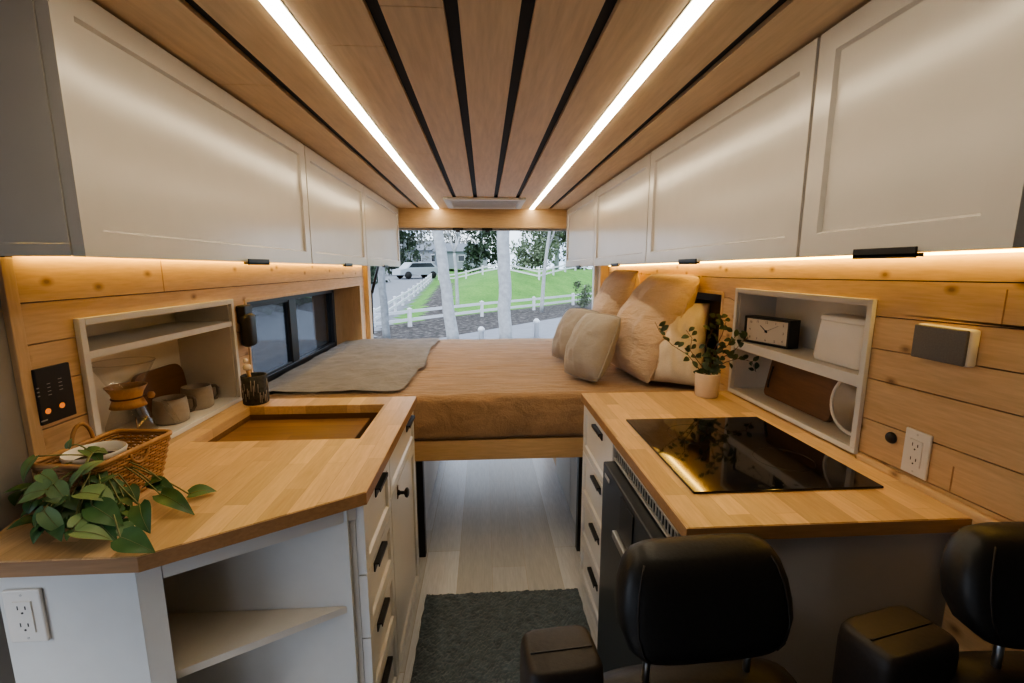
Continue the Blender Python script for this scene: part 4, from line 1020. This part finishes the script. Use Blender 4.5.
def rail_fence(pts, label, hgt, rails, group, step=2.2, pw=.065, rw=.05, posts=None):
    t = thing('rail_fence', label, 'fence', (pts[0][0], pts[0][1], gh(*pts[0])), group); P = []
    for a, b in zip(pts, pts[1:]):
        a, b = Vector(a), Vector(b); n = max(1, round((b-a).length/step))
        for k in range(n): P.append(a.lerp(b, k/n))
    P.append(Vector(pts[-1]))
    for p in P:
        z = gh(p.x, p.y); bm = nb(); box(bm, (p.x-pw, p.y-pw, z-.1), (p.x+pw, p.y+pw, z+hgt), .01)
        lathe(bm, [(pw*1.45, 0), (pw*1.45, .015), (0, .05)], (p.x, p.y, z+hgt), 4, smooth=False); obj('post', bm, M['fence'], t)
    for hz in rails:
        bm = nb()
        for a, b in zip(P, P[1:]):
            A = Vector((a.x, a.y, gh(a.x, a.y)+hz)); B = Vector((b.x, b.y, gh(b.x, b.y)+hz)); d = (B-A); nn = Vector((-d.y, d.x, 0)).normalized()*.02
            q = []
            for p_ in (A, B):
                for sx in (-1, 1):
                    for sz in (-1, 1): q.append(bm.verts.new(p_+nn*sx+Vector((0, 0, sz*rw))))
            for ids in ((0, 1, 3, 2), (4, 6, 7, 5), (0, 4, 5, 1), (2, 3, 7, 6), (0, 2, 6, 4), (1, 5, 7, 3)): bm.faces.new([q[i] for i in ids])
        obj('rail', bm, M['fence'], t)
ext = FA-FD*1.6
rail_fence([(ext.x, ext.y), (FA.x, FA.y), (FB.x, FB.y), (9.5, 30)], 'white two rail fence crossing in front of the lawn', .60, (.24, .52), 'white fences', 3.4)
rail_fence([(-3.75, 15.6), (-3.9, 24), (-4.4, 34), (-4.9, 43)], 'white rail fence running back along the road at left', .60, (.22, .50), 'white fences', 2.4, .055)
rail_fence([(-4.3, 44), (-1.4, 36), (1.2, 31), (3.6, 30), (9.0, 41), (16, 52)], 'white rail fence along the top of the lawn', .62, (.24, .52), 'white fences', 3.0)
def bollard(x, y, h, label):
    bm = nb(); z = gh(x, y); lathe(bm, [(.075, -.02), (.075, h-.12), (.095, h-.11), (.095, h-.06), (.07, h-.03), (.04, h), (0, h)], (x, y, z), 16); one('bollard', bm, M['fence'], label, 'post', 'pavement posts')
bollard(-.09, 12.3, .42, 'short white post on the pavement between the two thick trunks')
bollard(1.50, 13.0, .55, 'short white post on the pavement beside the small cushion')
# foreground trunks
def trunk(name, label, pts, rs, branches=(), group='pale trunks', mat='trunk'):
    t = thing(name, label, 'tree', pts[0], group); bm = nb()
    pp = [Vector(p) for p in pts]; fine = []; fr = []
    for i in range(len(pp)-1):
        for k in range(5):
            q = k/5; fine.append(pp[i].lerp(pp[i+1], q)); fr.append(rs[i]+(rs[i+1]-rs[i])*q)
    fine.append(pp[-1]); fr.append(rs[-1])
    for i, p in enumerate(fine): p.x += .05*fr[i]/.15*noise.noise(Vector((i*.5, p.x, 0)))
    tube(bm, fine, fr, 14); obj('trunk', bm, M[mat], t)
    bm2 = nb()
    for br in branches: tube(bm2, br[0], br[1], 7)
    if branches: obj('branches', bm2, M[mat], t)
    return t
trunk('tree', 'thick pale leaning tree trunk on the pavement, left of the window view', [(-.84, 12.3, -.62), (-1.02, 12.3, .8), (-1.20, 12.3, 2.6), (-1.4, 12.4, 5.0)], [.17, .15, .14, .12])
trunk('tree', 'thick pale upright tree trunk in the middle of the window view', [(.56, 12.1, -.62), (.54, 12.1, 1.0), (.51, 12.1, 2.6), (.50, 12.1, 5)], [.18, .17, .165, .14])
trunk('tree', 'slim grey trunk at the left edge by the rear door post', [(-2.70, 12.6, -.62), (-2.75, 12.6, .8), (-2.80, 12.6, 2.6), (-2.9, 12.6, 5)], [.105, .10, .09, .08], mat='greybark')
B_ = [([(2.74, 20, 2.1), (3.3, 20.1, 3.6), (3.6, 20, 5)], [.05, .035, .02])]
trunk('tree', 'thin white young trunk standing in the mulch before the lawn', [(2.52, 20, -.55), (2.62, 20, 1.2), (2.85, 20, 3.1), (3.0, 20, 5)], [.09, .075, .06, .04], B_)
def bare(base, h, seed, spread=.55, depth=4):
    rr = random.Random(seed); out = []
    def grow(p, d, L, r, k):
        q = p+d*L; m = p.lerp(q, .5)+Vector((rr.uniform(-.06, .06), 0, 0))*L; out.append(([p, m, q], [r, r*.85, r*.7]))
        if k == 0: return
        for i in range(2 if k > 1 else 3):
            nd = (d+Vector((rr.uniform(-1, 1), rr.uniform(-.6, .6), rr.uniform(-.15, .5)))*spread).normalized(); grow(q, nd, L*rr.uniform(.6, .8), r*.62, k-1)
    b = Vector(base)
    for i in range(3): grow(b+Vector((0, 0, h*.55)), Vector((rr.uniform(-.6, .6), rr.uniform(-.4, .4), 1)).normalized(), h*.28, .055, depth)
    return out
zb = gh(-1.2, 20.5)
trunk('tree', 'bare branching young tree just right of the leaning trunk', [(-1.2, 20.5, zb-.05), (-1.22, 20.5, zb+1.4), (-1.3, 20.5, zb+2.4)], [.085, .07, .055], bare((-1.3, 20.5, zb+1.0), 2.6, 5))
def leafy(name, label, x, y, w, h, mat, seed, z0=None, n=1500, size=.35, trunk_h=None, squash=1.0):
    rr = random.Random(seed); z = gh(x, y) if z0 is None else z0; t = thing(name, label, 'tree', (x, y, z), 'trees beyond the lawn'); bm = nb()
    blobs = [(Vector((rr.uniform(-.35, .35)*w, rr.uniform(-.3, .3)*w, h*rr.uniform(.12, .85))), rr.uniform(.16, .32)*w) for _ in range(13)]
    for _ in range(n):
        c, r = rr.choice(blobs); d = Vector((rr.gauss(0, 1), rr.gauss(0, 1), rr.gauss(0, 1)*squash)).normalized(); p = Vector((x, y, z))+c+d*r*rr.uniform(.55, 1.05); p.z = max(p.z, z+.05)
        s = size*rr.uniform(.5, 1.1); a = Vector((rr.gauss(0, 1), rr.gauss(0, 1), rr.gauss(0, 1))).normalized()*s; b = Vector((rr.gauss(0, 1), rr.gauss(0, 1), rr.gauss(0, 1))).normalized()*s*.6
        bm.faces.new([bm.verts.new(p+q) for q in (a, b, -a, -b)])
    obj('crown', bm, M[mat], t)
    bm = nb(); tube(bm, [(x, y, z-.1), (x+.05, y, z+h*.5), (x, y, z+h*.75)], [.03*h, .022*h, .012*h], 8); obj('trunk', bm, M['trunk'], t)
leafy('leafy_tree', 'dark green bushy tree behind the lawn, left of the middle trunk', -.3, 46, 4.6, 7.5, 'darkleaf', 1, .6, 2600, .26)
leafy('leafy_tree', 'grey green tall tree behind the lawn at right', 7.9, 50, 8.0, 9.5, 'midleaf', 2, .3, 4200, .28)
leafy('leafy_tree', 'low bush behind the lawn, right of the middle trunk', 4.2, 40.5, 3.6, 3.2, 'midleaf', 4, .4, 1800, .2)
leafy('leafy_tree', 'dark tree behind the fence at far right', 15.5, 56, 7.0, 9.5, 'darkleaf', 5, .2, 2600, .28)
leafy('leafy_tree', 'dark bare looking tree above the parked cars at left', -11.5, 62, 9, 11, 'greyleaf', 6, .5, 2400, .34)
leafy('leafy_tree', 'dark evergreen at the left edge of the rear opening', -8.9, 53, 4.4, 8.5, 'darkleaf', 7, -.2, 2000, .28)
leafy('leafy_tree', 'grey twiggy tree behind the houses', -5.0, 92, 13, 16, 'greyleaf', 8, .2, 3000, .42)
bm = nb(); rr = random.Random(21)
for _ in range(3200):
    p = Vector((-9.5+rr.gauss(0, .5), rr.uniform(3, 40), rr.uniform(-.6, 1.6))); a = Vector((rr.gauss(0, 1), rr.gauss(0, 1), rr.gauss(0, 1))).normalized()*.28; b = Vector((rr.gauss(0, 1), rr.gauss(0, 1), rr.gauss(0, 1))).normalized()*.18
    bm.faces.new([bm.verts.new(p+q) for q in (a, b, -a, -b)])
hd = one('hedge', bm, M['darkleaf'], 'dark hedge outside the left side window', 'hedge'); hd['kind'] = 'stuff'
leafy('leafy_shrub', 'green shrub outside beside the rear right post', 5.0, 22.6, 1.1, 1.5, 'midleaf', 9, None, 900, .07)
# houses
def house(x, y, w, d, h, rh, label, z):
    t = thing('house', label, 'house', (x, y, z), 'houses beyond the road'); bm = nb(); box(bm, (x-w/2, y, z), (x+w/2, y+d, z+h)); obj('wall', bm, M['house'], t)
    bm = nb(); a = [bm.verts.new(q) for q in ((x-w/2-.4, y-.4, z+h), (x+w/2+.4, y-.4, z+h), (x+w/2+.4, y+d+.4, z+h), (x-w/2-.4, y+d+.4, z+h), (x-w/2+1, y+d/2, z+h+rh), (x+w/2-1, y+d/2, z+h+rh))]
    for f in ((0, 1, 5, 4), (1, 2, 5), (2, 3, 4, 5), (3, 0, 4), (3, 2, 1, 0)): bm.faces.new([a[i] for i in f])
    obj('roof', bm, M['roofm'], t)
    for k in range(3):
        xx = x-w/2+w*(k+.5)/3; bm = nb(); box(bm, (xx-.5, y-.06, z+h*.4), (xx+.5, y+.02, z+h*.8), .01); f = obj('window', bm, M['fence'], t)
        bm = nb(); box(bm, (xx-.42, y-.08, z+h*.44), (xx+.42, y-.05, z+h*.76)); obj('pane', bm, M['carg'], f)
house(-10.6, 76, 7.5, 8, 3.2, 1.8, 'grey house behind the parked white car', .9)
house(-3.2, 66, 7.5, 7, 2.4, 1.3, 'pale low house behind the bare young tree', 1.2)
# cars
def car(x, y, rz, label, L=4.4):
    z = gh(x, y); t = thing('car', label, 'car', (x, y, z), 'parked cars'); bm = nb()
    side = [(-2.2, .35), (-2.15, .85), (-1.5, .98), (-.9, 1.55), (1.3, 1.60), (1.95, 1.05), (2.2, .95), (2.22, .38)]
    rows = []
    for yy, k in ((-.85, .96), (-.8, 1), (.8, 1), (.85, .96)): rows.append([bm.verts.new((p[0]*k, yy*(1 if p[1] < 1.1 else .82), p[1])) for p in side])
    for A, B in zip(rows, rows[1:]):
        for i in range(len(side)): f = bm.faces.new((A[i], A[(i+1) % len(side)], B[(i+1) % len(side)], B[i]))
    bm.faces.new(rows[0]); bm.faces.new(rows[-1][::-1])
    def place(b, nm, m, par, **k):
        c, s = math.cos(rz), math.sin(rz)
        for v in b.verts: v.co = Vector((x+v.co.x*c-v.co.y*s, y+v.co.x*s+v.co.y*c, z+v.co.z))
        return obj(nm, b, m, par, **k)
    place(bm, 'body', M['carw'], t)
    for yy in (-.80, .80):
        b = nb(); v = [b.verts.new((p[0], yy*1.04, p[1])) for p in ((-1.30, 1.02), (-.85, 1.46), (1.2, 1.50), (1.65, 1.06))]; b.faces.new(v); place(b, 'side_window', M['carg'], t)
    for xx in (-1.35, 1.35):
        for yy in (-.82, .82):
            b = nb(); lathe(b, [(0, -.1), (.34, -.1), (.36, 0), (.34, .1), (0, .1)], (xx, yy, .35), 20, axis='y'); place(b, 'wheel', M['dark'], t, smooth=True)
car(-6.6, 45.5, math.radians(38), 'white car parked on the road, its side facing the van')
car(-12.6, 50, math.radians(75), 'pale car parked at the left edge of the road')

# ------------------------------------------------------------------ world and lights
w = bpy.data.worlds.new('overcast'); bpy.context.scene.world = w; w.use_nodes = True; nt = w.node_tree; nt.nodes.clear()
o = nt.nodes.new('ShaderNodeOutputWorld'); bg = nt.nodes.new('ShaderNodeBackground'); tc = nt.nodes.new('ShaderNodeTexCoord'); nz = nt.nodes.new('ShaderNodeTexNoise'); rp = nt.nodes.new('ShaderNodeValToRGB')
nz.inputs['Scale'].default_value = 5; nz.inputs['Detail'].default_value = 5
rp.color_ramp.elements[0].position = .35; rp.color_ramp.elements[0].color = (.48, .63, .88, 1); rp.color_ramp.elements[1].position = .62; rp.color_ramp.elements[1].color = (.82, .90, 1.0, 1)
nt.links.new(tc.outputs['Generated'], nz.inputs['Vector']); nt.links.new(nz.outputs['Fac'], rp.inputs['Fac']); nt.links.new(rp.outputs['Color'], bg.inputs['Color'])
bg.inputs['Strength'].default_value = 2.8; nt.links.new(bg.outputs[0], o.inputs['Surface'])
sd = bpy.data.lights.new('sun', 'SUN'); so = bpy.data.objects.new('sun', sd); C.objects.link(so); sd.energy = 1.6; sd.angle = math.radians(25); sd.color = (1, .96, .9); so.rotation_euler = (math.radians(48), 0, math.radians(-35))
vs = bpy.context.scene.view_settings
vs.view_transform = 'AgX'; vs.look = 'AgX - Medium High Contrast'; vs.exposure = 0.12
